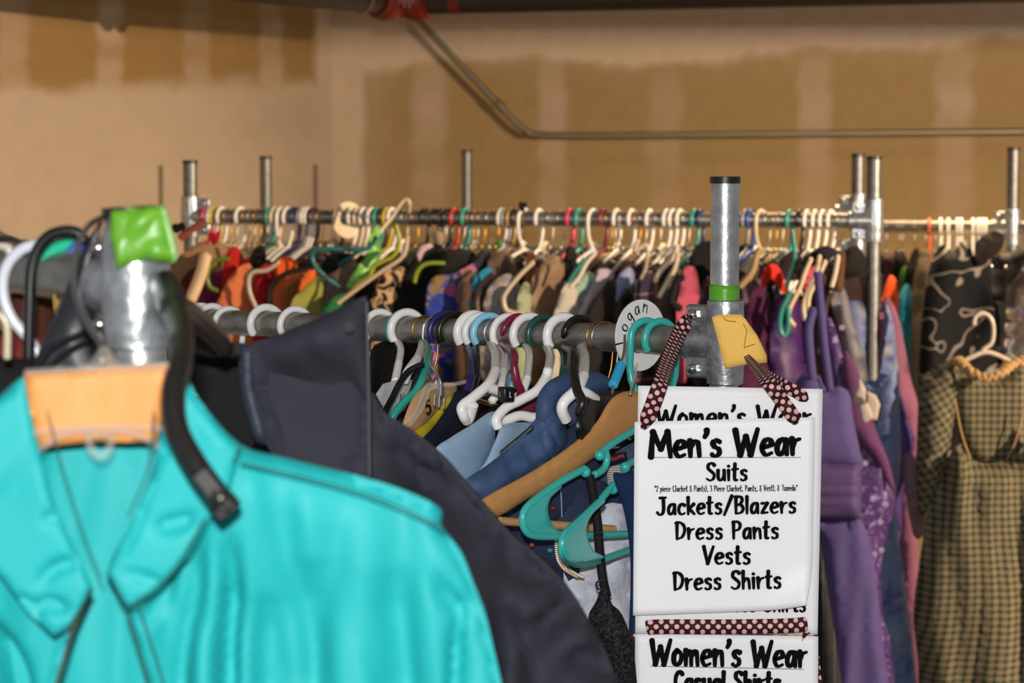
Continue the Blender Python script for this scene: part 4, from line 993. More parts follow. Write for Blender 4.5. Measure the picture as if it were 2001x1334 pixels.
 ('scarf', 'rose cloth roll beside the cream hangers over the purple gowns', 'scarf', [(1572, 560), (1578, 530), (1592, 520), (1596, 535), (1588, 560), (1578, 572)], cloth('a0405a'), 5.88, 5.9),
 ('jacket', 'dark navy jacket behind the lilac straps', 'jacket', [(1565, 560), (1580, 500), (1610, 480), (1640, 490), (1665, 510), (1680, 700), (1680, 900), (1580, 900)], cloth('15101e'), 6.06, 6.16),
 ('coat', 'black puffy coat collar at the rear rack right end', 'coat', [(1645, 520), (1652, 490), (1668, 480), (1685, 490), (1700, 530), (1680, 540), (1655, 540)], cloth('14110f'), 5.98, 6.04),
 ('blouse', 'brown blouse beside the silver grey one at the rail end', 'blouse', [(1632, 560), (1640, 500), (1652, 495), (1650, 540), (1645, 570)], cloth('54351e'), 5.95, 5.97),
]
for i, (nm, lb, ct, pts, m, Yl, Yr) in enumerate(Z):
    top(nm, lb, ct, slant(pts, Yl - .08, Yr - .08), m, infl=.014, folds=((.012, .022, -14, 6),), seed=i * 1.7, edge=.02)
# fuller garments hanging behind those, down to knee height
rnd = random.Random(4)
dk = ['1a1614', '2a1c18', '201c26', '3a2a24', '15161c', '33221c', '28201c', '1c2430', '40302a', '241416', '2c2c30', '1a1a18']
wd = ['black', 'dark brown', 'dark slate', 'brown', 'ink blue', 'chestnut', 'dark umber', 'navy', 'taupe', 'dark wine', 'charcoal', 'olive black']
nmk = ['coat', 'dress', 'jacket', 'cardigan', 'shirt', 'blouse']
cnt = 0
for x in range(395, 1680, 27):
    if 1375 < x < 1445: continue
    i = cnt % 12; q = (cnt * 5) % 6; cnt += 1
    garment(RR, x, nmk[q], '%s %s deep in the back rail row, %s dark one from left' % (wd[i], nmk[q], ORD[min(cnt - 1, 32)] if cnt < 34 else 'last but %d' % (50 - cnt)), nmk[q], cloth(dk[i]), 62 + 8 * nz(x * .3, 9),
            L=.75 + .2 * rnd.random(), T=.010, w=.12, sleeves=0 if q in (1, 5) else .3, seed=x * .1, group='darker clothes deep in the back rail row', off=.012)
for i, x in enumerate(range(540, 1660, 56)):
    q = (i * 5 + 2) % 6
    garment(RB, x, nmk[q], '%s %s on the lower rail behind, %s from the left there' % (wd[(i * 7) % 12], nmk[q], ORD[i]), nmk[q], cloth(['5a3c20', '3a2618', '6a4828', '241a14', '4a3428', '2c2420'][i % 6]), 60, L=.8, T=.02, sleeves=.3, seed=i, group='clothes on the lower rail behind')

# ------------------------------------------------------------------ right hand rack clothes
Rz = [
 ('jacket', 'black jacket at the left end of the right-hand rail', 'jacket', [(1718, 520), (1724, 500), (1740, 505), (1744, 560), (1745, 900), (1715, 900)], cloth('12100f'), 7.2, 7.25),
 ('shirt', 'grey shirt collar with red inside on the right-hand rail', 'shirt', [(1725, 540), (1732, 498), (1742, 494), (1752, 520), (1755, 600), (1755, 900), (1725, 900)], cloth('4a3230'), 7.15, 7.2),
 ('shirt', 'bright orange pleated shirt on the right-hand rail', 'shirt', [(1724, 580), (1738, 540), (1750, 545), (1758, 570), (1756, 620), (1760, 900), (1730, 900), (1722, 620)], cloth('b8400c', k=1.1), 7.05, 7.1),
 ('jacket', 'black jacket right of the orange shirt', 'jacket', [(1746, 530), (1756, 492), (1766, 492), (1776, 520), (1778, 600), (1778, 900), (1750, 900)], cloth('0d0c0c'), 7.15, 7.2),
 ('shirt', 'green shirt peeking between black jackets on the right', 'shirt', [(1754, 560), (1760, 530), (1772, 520), (1776, 560), (1770, 590), (1758, 590)], cloth('355a1e'), 7.1, 7.12),
 ('shirt', 'deep turquoise shirt beside the beige coat', 'shirt', [(1755, 620), (1760, 570), (1775, 555), (1782, 590), (1780, 700), (1780, 900), (1752, 900)], cloth('0e5668'), 7.02, 7.06),
 ('coat', 'black coat below a wire hook left of the beige coat', 'coat', [(1768, 580), (1776, 510), (1788, 486), (1797, 492), (1796, 560), (1785, 620), (1780, 900), (1765, 900)], cloth('16120e'), 7.1, 7.16),
]
for i, (nm, lb, ct, pts, m, Yl, Yr) in enumerate(Rz):
    top(nm, lb, ct, slant(pts, Yl, Yr), m, infl=.02, folds=((.01, .03, 0, 8),), seed=40 + i, group='clothes on the right-hand rail')
def gown(pts, Y, m, name, label, cat, seed=0, infl=.04, folds=((.018, .05, 0, 8),), group=None, **k):
    o = patch(name, pts, m, Y, infl, folds=folds, seed=seed, **k); tag(o, label, cat, group); return o
gown(slant([(1760, 700), (1772, 620), (1785, 550), (1797, 500), (1806, 487), (1818, 500), (1818, 600), (1812, 720), (1815, 1100), (1770, 1100), (1765, 900)], 7.08, 7.12), None, cloth('7a6a50', k=.9), 'coat', 'long beige coat left of the black patterned dress', 'coat', 3, infl=.03)
swirl = pattern('black_white_swirl', f_veins(lin('101216'), lin('8a827a'), 11, .016), .8)
gown([(1796, 740), (1802, 620), (1815, 530), (1830, 490), (1845, 478), (1862, 492), (1880, 470), (1896, 478), (1905, 500), (1925, 462), (1942, 455), (1955, 470), (1948, 520), (1958, 620), (1962, 760), (1940, 1000), (1800, 1000)], 6.98, swirl, 'dress', 'black dress with thin white swirls behind the gingham dress', 'dress', 9, infl=.05, folds=((.025, .07, 10, 3),))
gown([(1905, 480), (1925, 458), (1945, 450), (1962, 462), (1955, 490), (1930, 510), (1912, 520)], 6.92, cloth('221a18'), 'jacket', 'dark brown hood flopped over the right-hand rail', 'jacket', 11, infl=.04)
vd = gown([(1935, 540), (1948, 500), (1975, 492), (2030, 470), (2060, 500), (2050, 560), (1985, 560), (1968, 570), (1962, 700), (1950, 720), (1945, 620)], 6.2, cloth('050506', rough=.6), 'dress', 'glossy black velvet dress at the right edge', 'dress', 12, infl=.04)
for i, (x, y) in enumerate(((1938, 521), (1965, 522))):
    MB().ball(P(x, y, 6.155), .0045).obj('rhinestone', mat('rhinestone', 'ffffff', .08, 1), vd)
holo = pattern('holographic', f_blot([lin('5c5046'), lin('5c5046'), lin('4c6a60'), lin('6a4c7c'), lin('8a8a3c')], 26, .58, .70, 2), .3, .6)
gown([(1962, 720), (1965, 620), (1975, 560), (1990, 535), (2010, 515), (2060, 510), (2080, 900), (1960, 900)], 6.0, holo, 'dress', 'iridescent grey dress cut by the right edge of the picture', 'dress', 14, infl=.04)
# gingham dress on its white hanger, turned to the camera
gh = empty('plastic_hanger', 'white hanger hooked on the black patterned dress, carrying the gingham dress', 'hanger', P(1915, 640, 5.75))
def gl(pts, Y=5.75): return [P(x, y, Y) - gh.location for x, y in pts]
MB().tube(cr(gl([(1903, 634), (1906, 620), (1918, 612), (1932, 617), (1940, 632), (1941, 655), (1936, 672), (1920, 684), (1926, 690)]), 4), .0052, 12).obj('hook', plastic('b5a795'), gh)
MB().tube(cr(gl([(1870, 712), (1900, 697), (1925, 688), (1950, 694), (1975, 706), (2010, 722)]), 4), .0052, 12).obj('shoulder_bar', plastic('b5a795'), gh)
GP = .0158
ging = pattern('green_gingham', f_gingham(lin('6c6250'), lin('12260f'), GP), .9)
gd = empty('gingham_dress', 'green and tan gingham dress with gathered skirt and beige ruffled neckline, right side', 'dress', P(1925, 760, 5.7), )
def sub(o, par):
    me = o.data; me.transform(Matrix.Translation(-par.location)); o.parent = par; return o
c0 = P(1925, 700, 5.7)
def uv_skirt(x, z):
    zz = (P(1925, 870, 5.7).z - z); k = 1 + max(0, zz) * 1.1
    return ((x - c0.x) / k * 1.15 + .006 * math.sin(zz * 14), z * 1.0 + .25 * (x - c0.x) ** 2)
o = patch('bodice', [(1862, 730), (1870, 712), (1900, 735), (1930, 742), (1960, 735), (1985, 715), (2010, 712), (2010, 860), (1990, 900), (1960, 915), (1925, 920), (1900, 905), (1885, 880), (1868, 840), (1858, 780)], ging, 5.68, .03, folds=((.006, .03, 0, 6),), seed=2); sub(o, gd)
o = patch('sleeve', [(1798, 750), (1815, 725), (1845, 708), (1868, 715), (1872, 740), (1868, 790), (1860, 850), (1850, 900), (1830, 960), (1800, 1010), (1790, 940), (1792, 850)], ging, 5.66, .045, folds=((.018, .04, -25, 5),), seed=5, uvf=lambda x, z: ((x * .8 + z * .55), (z * .85 - x * .5))); sub(o, gd)
o = patch('skirt', [(1868, 870), (1895, 895), (1925, 905), (1960, 900), (1990, 885), (2040, 880), (2120, 1600), (1780, 1600), (1795, 1334), (1785, 1200), (1800, 1080), (1815, 1000), (1840, 930)], ging, 5.62, .07, folds=((.022, .032, 0, 14), (.01, .1, 0, 8)), seed=7, uvf=uv_skirt, edge=.05); sub(o, gd)
rfm = cloth('9a7c55')
b = MB(); pts = cr([P(1858, 712, 5.66), P(1875, 706, 5.63), P(1893, 722, 5.6), P(1925, 738, 5.59), P(1955, 730, 5.6), P(1975, 712, 5.63), P(2005, 704, 5.66)], 12)
b.tube([v - gd.location + Vector((0, .004 * nz(i * .9, 1), .006 * math.sin(i * 1.3))) for i, v in enumerate(pts)], .014, 10, flat=.5); b.obj('neck_ruffle', rfm, gd, auto=False)
b = MB(); 
for pp in ([(1900, 905), (1880, 850), (1866, 780)], [(1925, 912), (1960, 905), (1985, 860), (2000, 800)]):
    b.tube([v - gd.location for v in cr([P(x, y, 5.625) for x, y in pp], 6)], .0022, 6)
b.obj('piping', rfm, gd)

# ------------------------------------------------------------------ purple gowns at the rail end
gown([(1718, 640), (1724, 590), (1735, 580), (1752, 610), (1765, 660), (1780, 740), (1795, 800), (1797, 900), (1790, 1000), (1800, 1200), (1815, 1400), (1770, 1400), (1750, 1000), (1735, 800)], 6.05, cloth('7a4c62', k=.9), 'gown', 'dusty pink gown beside the beige coat', 'dress', 21)
gown([(1728, 700), (1745, 730), (1760, 770), (1775, 820), (1788, 860), (1782, 900), (1765, 960), (1760, 1050), (1740, 1050), (1725, 860)], 5.9, cloth('3a2860', rough=.5), 'dress', 'dark violet satin dress between pink and blue gowns', 'dress', 22, infl=.03)
gown([(1764, 900), (1780, 885), (1797, 910), (1792, 950), (1802, 1020), (1800, 1050), (1785, 1045), (1772, 980)], 5.7, cloth('6c5560'), 'blouse', 'mauve blouse cuff hanging beside the gingham dress', 'blouse', 23, infl=.03)
for i, pp in enumerate(([(1772, 925), (1785, 935), (1797, 922)], [(1775, 940), (1788, 945), (1798, 938)])):
    pass
bluesh = pattern('blue_sheer', f_blot([lin('56628c'), lin('74747e'), lin('424e80'), lin('5a6e90')], 7, .45, .62, 2), .6)
gown([(1625, 600), (1630, 560), (1642, 555), (1655, 575), (1665, 620), (1680, 600), (1700, 590), (1728, 600), (1745, 640), (1755, 720), (1762, 830), (1760, 980), (1775, 1100), (1790, 1250), (1800, 1420), (1690, 1420), (1690, 1100), (1700, 900), (1670, 760), (1650, 680)], 6.1, bluesh, 'gown', 'long sheer blue grey gown behind the rear rack post', 'dress', 24, infl=.03, edge=.04, folds=((.02, .05, -6, 7),))
gown([(1622, 575), (1632, 557), (1644, 556), (1656, 580), (1668, 630), (1690, 700), (1698, 780), (1692, 850), (1670, 780), (1652, 700), (1636, 640)], 5.9, cloth('6e6a72', k=.9, rough=.5), 'shawl', 'silver grey sheer shawl left of the rear rack post', 'shawl', 25, infl=.03)
gown([(1642, 600), (1662, 588), (1690, 600), (1691, 700), (1692, 780), (1688, 870), (1670, 780), (1655, 690)], 5.93, bluesh, 'gown', 'blue grey chiffon bodice left of the rear rack post', 'dress', 27, infl=.02)
gown([(1690, 765), (1712, 742), (1726, 700), (1728, 600), (1740, 608), (1750, 660), (1757, 760), (1760, 900), (1750, 1000), (1770, 1150), (1790, 1420), (1700, 1420), (1695, 1000)], 5.72, bluesh, 'gown', 'pale blue chiffon panel in front of the rear rack post', 'dress', 26, infl=.04)
emb = pattern('purple_brocade', f_blot([lin('40285a'), lin('482c60'), lin('7466a0')], 34, .6, .63, 2.5), .45)
eg = empty('brocade_gown', 'purple satin gown with silver flower embroidery behind the lilac dress', 'dress', P(1680, 900, 5.6))
sub(patch('skirt', [(1612, 660), (1620, 620), (1632, 640), (1650, 700), (1665, 740), (1690, 820), (1720, 880), (1742, 930), (1750, 970), (1742, 1020), (1728, 1060), (1722, 1110), (1725, 1200), (1740, 1260), (1745, 1420), (1660, 1420), (1640, 1100), (1625, 900)], emb, 5.6, .04, folds=((.02, .04, 30, 3),), seed=31), eg)
sub(patch('lining_flap', [(1648, 690), (1665, 700), (1682, 740), (1698, 800), (1716, 850), (1736, 900), (1748, 950), (1738, 950), (1700, 890), (1660, 850), (1634, 822), (1644, 780)], cloth('553058', k=.9), 5.56, .02, folds=((.008, .04, 40, 3),), seed=32), eg)
rh = np.random.RandomState(3)
for (fx, fy) in ((1705, 975), (1730, 985), (1708, 1082), (1722, 1075), (1690, 905), (1645, 640), (1632, 665), (1720, 1020)):
    b = MB()
    c = P(fx, fy, 5.535)
    for k in range(5):
        a = k * 2 * math.pi / 5; b.ball(c + Vector((math.cos(a) * .0045, 0, math.sin(a) * .0045)) - eg.location, .0024, (1, .4, 1), 6, 4)
    b.ball(c - eg.location, .002, (1, .5, 1), 6, 4); b.obj('embroidered_flower', mat('silver_thread', '9a8cb4', .35, .3), eg)
lil = cloth('524880', k=.72); lil2 = cloth('4c3c6c', k=.72, rough=.6)
ld = empty('lilac_dress', 'lilac strappy dress with a ruched waistband, right of the signs', 'dress', P(1620, 900, 5.4))
sub(patch('bodice', [(1540, 790), (1556, 745), (1575, 728), (1600, 735), (1615, 760), (1640, 755), (1660, 770), (1668, 820), (1680, 880), (1682, 910), (1600, 915), (1560, 915)], lil, 5.42, .035, folds=((.006, .04, 0, 5),), seed=41), ld)
sub(patch('waistband', [(1552, 903), (1600, 900), (1650, 902), (1682, 905), (1684, 960), (1682, 1014), (1600, 1016), (1552, 1012)], lil2, 5.4, .035, folds=((.006, .012, 90, 14),), seed=42, smooth=False, res=.008), ld)
sub(patch('skirt', [(1560, 1010), (1600, 1010), (1650, 1012), (1682, 1014), (1705, 1080), (1720, 1200), (1735, 1334), (1750, 1480), (1640, 1480), (1620, 1250), (1596, 1060), (1570, 1040)], lil, 5.42, .04, folds=((.016, .05, 4, 10),), seed=43), ld)
for i, pp in enumerate(([(1588, 745), (1582, 690), (1580, 640), (1590, 600)], [(1622, 765), (1612, 690), (1605, 620), (1600, 560), (1598, 530)])):
    ribbon('strap', [P(x, y, 5.4) - ld.location for x, y in pp], .018 if i else .02, lil, ld, th=.002)
wt = empty('price_tag', 'white paper tag bunch pinned on the brocade gown', 'tag', P(1690, 780, 5.45))
wm = mat('tag_paper', '9c9088', .7); 
for i, (pp, yy) in enumerate((([(1680, 738), (1692, 760), (1695, 785), (1688, 796), (1665, 786)], 5.46), ([(1692, 762), (1712, 772), (1720, 790), (1714, 820), (1700, 822), (1690, 800)], 5.44), ([(1678, 792), (1696, 786), (1708, 816), (1688, 828), (1681, 815)], 5.42))):
    sub(patch('tag_leaf', pp, wm, yy, .003, smooth=False, res=.006, edge=.004), wt)
gown([(1597, 1050), (1606, 1080), (1622, 1180), (1640, 1300), (1655, 1450), (1590, 1450), (1592, 1200)], 4.6, pattern('pinstripe', f_stripes(lin('15151a'), lin('45454c'), .022, .06, 0), .8), 'trousers', 'charcoal pinstripe trousers behind the signs', 'trousers', 51, infl=.02, folds=())
# ------------------------------------------------------------------ clothes on the front rail
def fg(name, label, cat, pts, m, Yl, Yr, infl=.02, folds=((.008, .03, -30, 5),), seed=0, par=None, **k):
    o = patch(name, slant(pts, Yl, Yr), m, None, infl, folds=folds, seed=seed, **k)
    if par is not None: sub(o, par)
    else: tag(o, label, cat, 'clothes on the front rail')
    return o
# white flat hanger with writing, black strap top, teal arm
whh = empty('plastic_hanger', 'flat white hanger with pencilled letters, left part of the front rail', 'hanger', P(780, 770, 3.1))
o = patch('plate', slant([(734, 770), (748, 750), (775, 742), (805, 742), (806, 765), (792, 800), (768, 818), (745, 790)], 3.1, 3.18), mat('white_plate', 'd9dcdb', .5), None, .003, seed=1, folds=(), smooth=False); sub(o, whh)
lettering('pencil_mark', 'Al', P(786, 782, 3.146) - whh.location, Vector((.95, .1, .25)).normalized(), Vector((-.1, 0, 1)).normalized(), Vector((0, -1, 0)), .0085, ink, whh, stroke=.045)
bs = empty('strappy_top', 'black strappy top on the flat white hanger at the front rail', 'top', P(790, 760, 3.08))
bk = cloth('101012', rough=.7)
ribbon('strap', [P(828, 711, 3.08) - bs.location, P(800, 724, 3.08) - bs.location, P(781, 748, 3.07) - bs.location, P(767, 776, 3.06) - bs.location, P(752, 805, 3.04) - bs.location, P(744, 830, 3.04) - bs.location], .0075, bk, bs, th=.002)
sub(patch('top_body', slant([(806, 742), (816, 718), (830, 710), (823, 745), (812, 768), (800, 776), (791, 798), (784, 799), (789, 780), (800, 763)], 3.06, 3.1), bk, None, .006, folds=()), bs)
# tan card hanger with the number 5
cw = empty('size_card', 'tan wooden card hanger marked with a handwritten number', 'hanger', P(840, 790, 3.05))
tan = mat('tan_wood', 'c09868', .5, var=.08, vscale=12, k=.95)
sub(patch('plate', slant([(785, 835), (800, 790), (820, 762), (845, 750), (885, 748), (892, 765), (870, 790), (845, 815), (810, 850), (790, 850)], 3.03, 3.12), tan, None, .006, folds=()), cw)
lettering('number', '5', P(838, 808, 3.035) - cw.location, Vector((.8, .5, .1)).normalized(), Vector((-.12, 0, 1)).normalized(), Vector((0, -1, 0)), .017, ink, cw, stroke=.07)
ch = empty('clear_hanger', 'clear plastic clip hanger with chrome hook before the tan card', 'hanger', P(860, 760, 3.0))
b = MB().tube([v - ch.location for v in cr([P(846, 690, 3.02), P(843, 712, 3.0), P(858, 738, 3.0), P(861, 750, 3.0)], 4)], .0017, 8)
b.cyl(P(861, 747, 3.0) - ch.location, P(861, 772, 3.0) - ch.location, .0042, 12)
for k in range(3): b.tube([P(850 + k * 9, 770 + k * 3, 3.0) - ch.location, P(849 + k * 9, 792 + k * 3, 3.0) - ch.location], .0013, 6)
b.obj('hook', chrome, ch)
clr = mat('clear_plastic', 'e8e4dc', .1, 0, 1, alpha=.14)
b = MB()
for pp in ([(861, 752), (835, 752), (825, 775), (815, 800), (798, 825)], [(861, 756), (840, 760), (832, 782), (820, 806), (800, 832)], [(861, 752), (890, 750), (910, 745)]):
    b.tube([P(x, y, 3.0) - ch.location for x, y in cr([(a, b_, 0) for a, b_ in pp], 4) and [(v.x, v.y) for v in cr([(a, b_, 0) for a, b_ in pp], 4)]], .0026, 8)
b.obj('shoulder_bar', clr, ch)

fg('blouse', 'yellow blouse edge under the tan numbered card', 'blouse', [(800, 850), (835, 825), (865, 790), (880, 772), (886, 785), (872, 810), (850, 840), (830, 880), (800, 880)], cloth('c8b420'), 3.0, 3.1, seed=61)
fg('jacket', 'navy jacket between yellow blouse and thick white hanger', 'jacket', [(815, 870), (850, 830), (880, 785), (890, 765), (912, 762), (930, 775), (935, 800), (920, 830), (890, 860), (850, 900), (815, 900)], cloth('161a30'), 2.98, 3.12, seed=62)
fg('jacket', 'black jacket right of the navy one on the front rail', 'jacket', [(830, 900), (870, 870), (900, 845), (930, 815), (955, 800), (975, 790), (1000, 800), (1005, 830), (960, 850), (930, 880), (880, 920), (840, 930)], cloth('0d0c10'), 2.94, 3.08, seed=63)
fg('trousers', 'black cloth with large buttons left of the front rail gap', 'trousers', [(722, 800), (722, 700), (740, 670), (775, 668), (790, 690), (770, 740), (745, 780)], cloth('0c0b0c'), 3.3, 3.4, seed=64)
# white hanger arms seen broadside
def arms(label, pts, Y, r=.0062, c='e6e6e8', extra=None, nm='plastic_hanger'):
    e = stick(nm, label, pts, Y, r, plastic(c)); 
    if extra: MB().tube([v - e.location for v in cr([P(p[0], p[1], p[2] if len(p) > 2 else Y) for p in extra], 5)], r, 10).obj('neck_arm', plastic(c), e)
    return e
blk = mat('black_gloss_plastic', '0d0c0e', .38)
stc = empty('size_clip', 'small black size clip with a letter on a chrome hook', 'size marker', P(989, 770, 2.885))
MB().box((0, 0, 0), (.015, .015, .017), Matrix.Rotation(R(32), 3, 'Z')).obj('clip', blk, stc, bevel=.002)
wi = mat('white_ink', 'd8d8d8', .5); u1 = Vector((math.cos(R(32)), math.sin(R(32)), 0)); n1 = Vector((u1.y, -u1.x, 0))
lettering('letter', 'L', n1 * .0077 - Vector((0, 0, .003)) + u1 * .001, u1, Vector((0, 0, 1)), n1, .0062, wi, stc, stroke=.07)
lettering('letter', 'L', -u1 * .0077 - Vector((0, 0, .002)), n1, Vector((0, 0, 1)), -u1, .0052, wi, stc, stroke=.07)
MB().tube([P(1003, 712, 2.95) - stc.location, P(991, 735, 2.89) - stc.location, P(988, 758, 2.885) - stc.location], .0015, 8).obj('hook', chrome, stc)

lbf = cloth('a0bedb', k=.95, rough=.95)
lb = empty('fleece_jacket', 'light blue fleece jacket with a stiff collar on the front rail', 'jacket', P(930, 880, 2.85))
fg('collar_flap', None, None, [(850, 880), (880, 855), (920, 830), (955, 806), (970, 808), (968, 840), (965, 870), (950, 905), (935, 935), (905, 950), (870, 920)], lbf, 2.78, 2.92, .014, ((.004, .05, -40, 3),), 65, par=lb)
fg('front_panel', None, None, [(930, 930), (950, 900), (968, 860), (985, 830), (1030, 825), (1060, 830), (1055, 860), (1020, 890), (985, 920), (960, 960), (925, 960)], lbf, 2.82, 2.98, .02, ((.008, .03, -20, 5),), 66, par=lb)
fg('blouse', 'maroon blouse inside the white hanger arch on the front rail', 'blouse', [(1000, 808), (1015, 785), (1040, 778), (1060, 782), (1058, 805), (1030, 815)], cloth('5c1c34'), 3.0, 3.02, seed=67)
arms('dark green hanger bar along the light blue fleece', [(1040, 835), (1010, 860), (980, 885)], 2.84, .003, '1c3028')
pk = mat('quilted_nylon', '3c5578', .62, 0, .9, spec=.3, bump=.3, bscale=60, var=.12, vscale=10)
pu = empty('puffer_jacket', 'blue grey padded jacket drooping over its hanger on the front rail', 'jacket', P(1040, 850, 2.85))
fg('collar', None, None, [(1048, 790), (1062, 755), (1090, 735), (1130, 725), (1170, 728), (1192, 742), (1195, 760), (1170, 775), (1130, 770), (1118, 775), (1090, 800), (1100, 870), (1080, 900), (1050, 880)], pk, 2.86, 2.96, .03, ((.01, .05, 60, 2),), 68, grooves=[([(x, 735 + abs(x - 1130) * .25), (x - 4 + (x - 1120) * .2, 772)], .0035, .012) for x in range(1078, 1190, 12)], par=pu)
fg('sleeve', None, None, [(905, 945), (950, 910), (1000, 870), (1045, 820), (1070, 790), (1095, 800), (1105, 830), (1110, 860), (1085, 895), (1040, 930), (1000, 960), (975, 1010), (930, 985)], pk, 2.76, 2.9, .035, ((.012, .05, -50, 2.5), (.002, .012, -30, 3)), 69, grooves=[([(x, 1160 - x * .29 - 8), (x + 22, 1160 - x * .29 + 22 + i % 3 * 9)], .0035, .012 + .004 * (i % 2)) for i, x in enumerate(range(925, 1075, 13))] + [([(1085, 800), (1060, 850), (1000, 905)], .006, .014), ([(1060, 810), (1040, 850)], .004, .012)], par=pu)
den = mat('denim', '22304c', .9, 0, 1, bump=.5, bscale=500, var=.25, vscale=120); denl = mat('denim_light', '3c4c66', .9, 0, 1, bump=.5, bscale=500, var=.2, vscale=120)
fg('shirt', 'light denim collar peeking beneath the thick white hanger', 'shirt', [(1106, 812), (1115, 790), (1130, 772), (1140, 780), (1140, 805), (1125, 830), (1108, 830)], denl, 2.9, 2.92, seed=70)
dj = empty('denim_jacket', 'dark denim jacket with jewelled studs behind the teal hangers', 'jacket', P(1120, 950, 2.9))
fg('yoke', None, None, [(1040, 940), (1070, 890), (1100, 850), (1125, 825), (1145, 820), (1160, 850), (1180, 900), (1200, 950), (1180, 1000), (1100, 1020), (1050, 1000)], den, 2.86, 2.98, .02, ((.008, .04, -30, 3),), 71, par=dj)
fg('front_panel', None, None, [(985, 1010), (1040, 960), (1100, 930), (1170, 920), (1240, 900), (1250, 1100), (1240, 1400), (1110, 1400), (1100, 1150), (1060, 1100), (1020, 1060)], den, 2.9, 3.0, .025, ((.03, .05, 10, 4),), 72, par=dj)
fg('inner_collar', None, None, [(1165, 925), (1190, 895), (1225, 870), (1250, 870), (1250, 950), (1225, 960), (1185, 945)], denl, 2.93, 2.98, .008, (), 73, par=dj)
for i, (x, y, c) in enumerate(((1081, 993, '7a0f1c'), (1040, 1064, '8a4a12'), (1075, 1075, '3a7a9a'), (1078, 1117, '9a5a14'), (1100, 1142, '601030'))):
    b = MB(); q = P(x, y, 2.875 if i else 2.862); b.ball(q - dj.location, .003, (1, .6, 1)); o = b.obj('stud', mat('gem_' + c, c, .1, .2, 1.2), dj)
b = MB()
for pp in ([(1098, 1010), (1096, 960), (1092, 930)], [(1148, 880), (1135, 905), (1120, 930)], [(1075, 880), (1085, 905), (1098, 925)]):
    b.tube([v - dj.location for v in cr([P(x, y, 2.872) for x, y in pp], 5)], .0007, 5)
b.obj('stitching', mat('stitch_thread', '8aa0b8', .8), dj)
cl = patch('care_label', [(1186, 920), (1192, 912), (1216, 906), (1216, 938), (1210, 952), (1196, 954), (1187, 945)], pattern('label_print', f_stripes(lin('b0aca4'), lin('6c6864'), .0028, .4, 1), .8), 2.912, .001, folds=(), smooth=False, res=.004, edge=.003); sub(cl, dj)
tb = patch('brand_label', [(1180, 900), (1200, 886), (1224, 882), (1226, 898), (1200, 906), (1184, 912)], cloth('14182c'), 2.916, .001, folds=(), smooth=False, res=.004, edge=.003); sub(tb, dj)
MB().tube([v - dj.location for v in cr([P(1185 + k * 3.1, 900 - k * .9 + (3.4 if k % 2 else -3.4) * (1 if k % 3 else .5), 2.907) for k in range(12)], 4)], .0008, 5).obj('label_script', mat('red_thread', 'a81420', .6), dj)
# black suit hanger
sh = empty('suit_hanger', 'broad glossy black suit hanger left of the wooden hanger', 'hanger', P(1180, 790, 2.85))
fg('shoulder_bar', None, None, [(1124, 838), (1132, 800), (1142, 778), (1165, 768), (1200, 764), (1240, 768), (1235, 800), (1190, 850), (1158, 868), (1136, 860)], blk, 2.84, 3.0, .010, (), 74, par=sh)
MB().tube([v - sh.location for v in cr([P(1221, 655, 2.93), P(1219, 690, 2.9), P(1208, 725, 2.87), (P(1199, 750, 2.85)), P(1196, 768, 2.84)], 4)], .0017, 8).obj('hook', chrome, sh)
MB().tube([P(1214, 712, 2.88) - sh.location, P(1198, 752, 2.85) - sh.location], .0058, 14).obj('hook_sleeve', plastic('2ea4d4'), sh)
# white lace, black lace bra, navy trousers behind the signs
lace = mat('white_lace', 'c4c8d4', .9, 0, 1, bump=1, bscale=90, var=.1, vscale=60)
wl = empty('lace_dress', 'white lace dress with a beaded edge behind the lower teal hanger', 'dress', P(1160, 1100, 2.86))
fg('front_panel', None, None, [(1085, 1060), (1090, 1030), (1110, 1018), (1150, 1010), (1185, 985), (1210, 985), (1235, 1000), (1240, 1200), (1240, 1330), (1180, 1240), (1140, 1200), (1105, 1150), (1100, 1110)], lace, 2.90, 2.97, .02, ((.02, .03, -30, 2), (.010, .008, 20, 1)), 75, par=wl)
b = MB(); 
for i, v in enumerate(cr([P(1100, 1022, 2.87), P(1088, 1050, 2.868), P(1088, 1085, 2.868), P(1100, 1110, 2.87), P(1128, 1128, 2.875)], 9)):
    for k in range(3): b.ball(v - wl.location + Vector((k * .0032, 0, 0)), .0019, (1, .6, 1), 6, 4)
b.obj('bead_trim', mat('beads', 'b49a88', .25, .5), wl)
bra = empty('lace_bra', 'black lace bra hanging by its strap beside the signs', 'bra', P(1175, 1000, 2.78))
ribbon('strap', [P(x, y, 2.838) - bra.location for x, y in ((1152, 928), (1156, 950), (1166, 1010), (1172, 1080), (1178, 1130), (1186, 1165))], .0105, bk, bra, th=.002)
b = MB().tube([v - bra.location for v in cr([P(1163, 1042, 2.832), P(1176, 1040, 2.832), P(1175, 1050, 2.832), P(1163, 1050, 2.832)], 4, True)], .0013, 8, closed=True)
b.tube([v - bra.location for v in cr([P(1166, 1138, 2.832), P(1180, 1134, 2.832), P(1182, 1148, 2.832), P(1168, 1150, 2.832)], 4, True)], .0012, 8, closed=True); b.obj('strap_ring', blk, bra)
blace = pattern('black_lace', f_veins(lin('08080a'), lin('2c2c30'), 170, .05), .8)
sub(patch('cup', [(1150, 1205), (1165, 1175), (1172, 1155), (1186, 1150), (1196, 1180), (1212, 1195), (1228, 1230), (1240, 1280), (1245, 1420), (1200, 1420), (1180, 1300), (1165, 1240)], blace, 2.835, .012, folds=((.004, .015, 0, 3),), seed=77), bra)
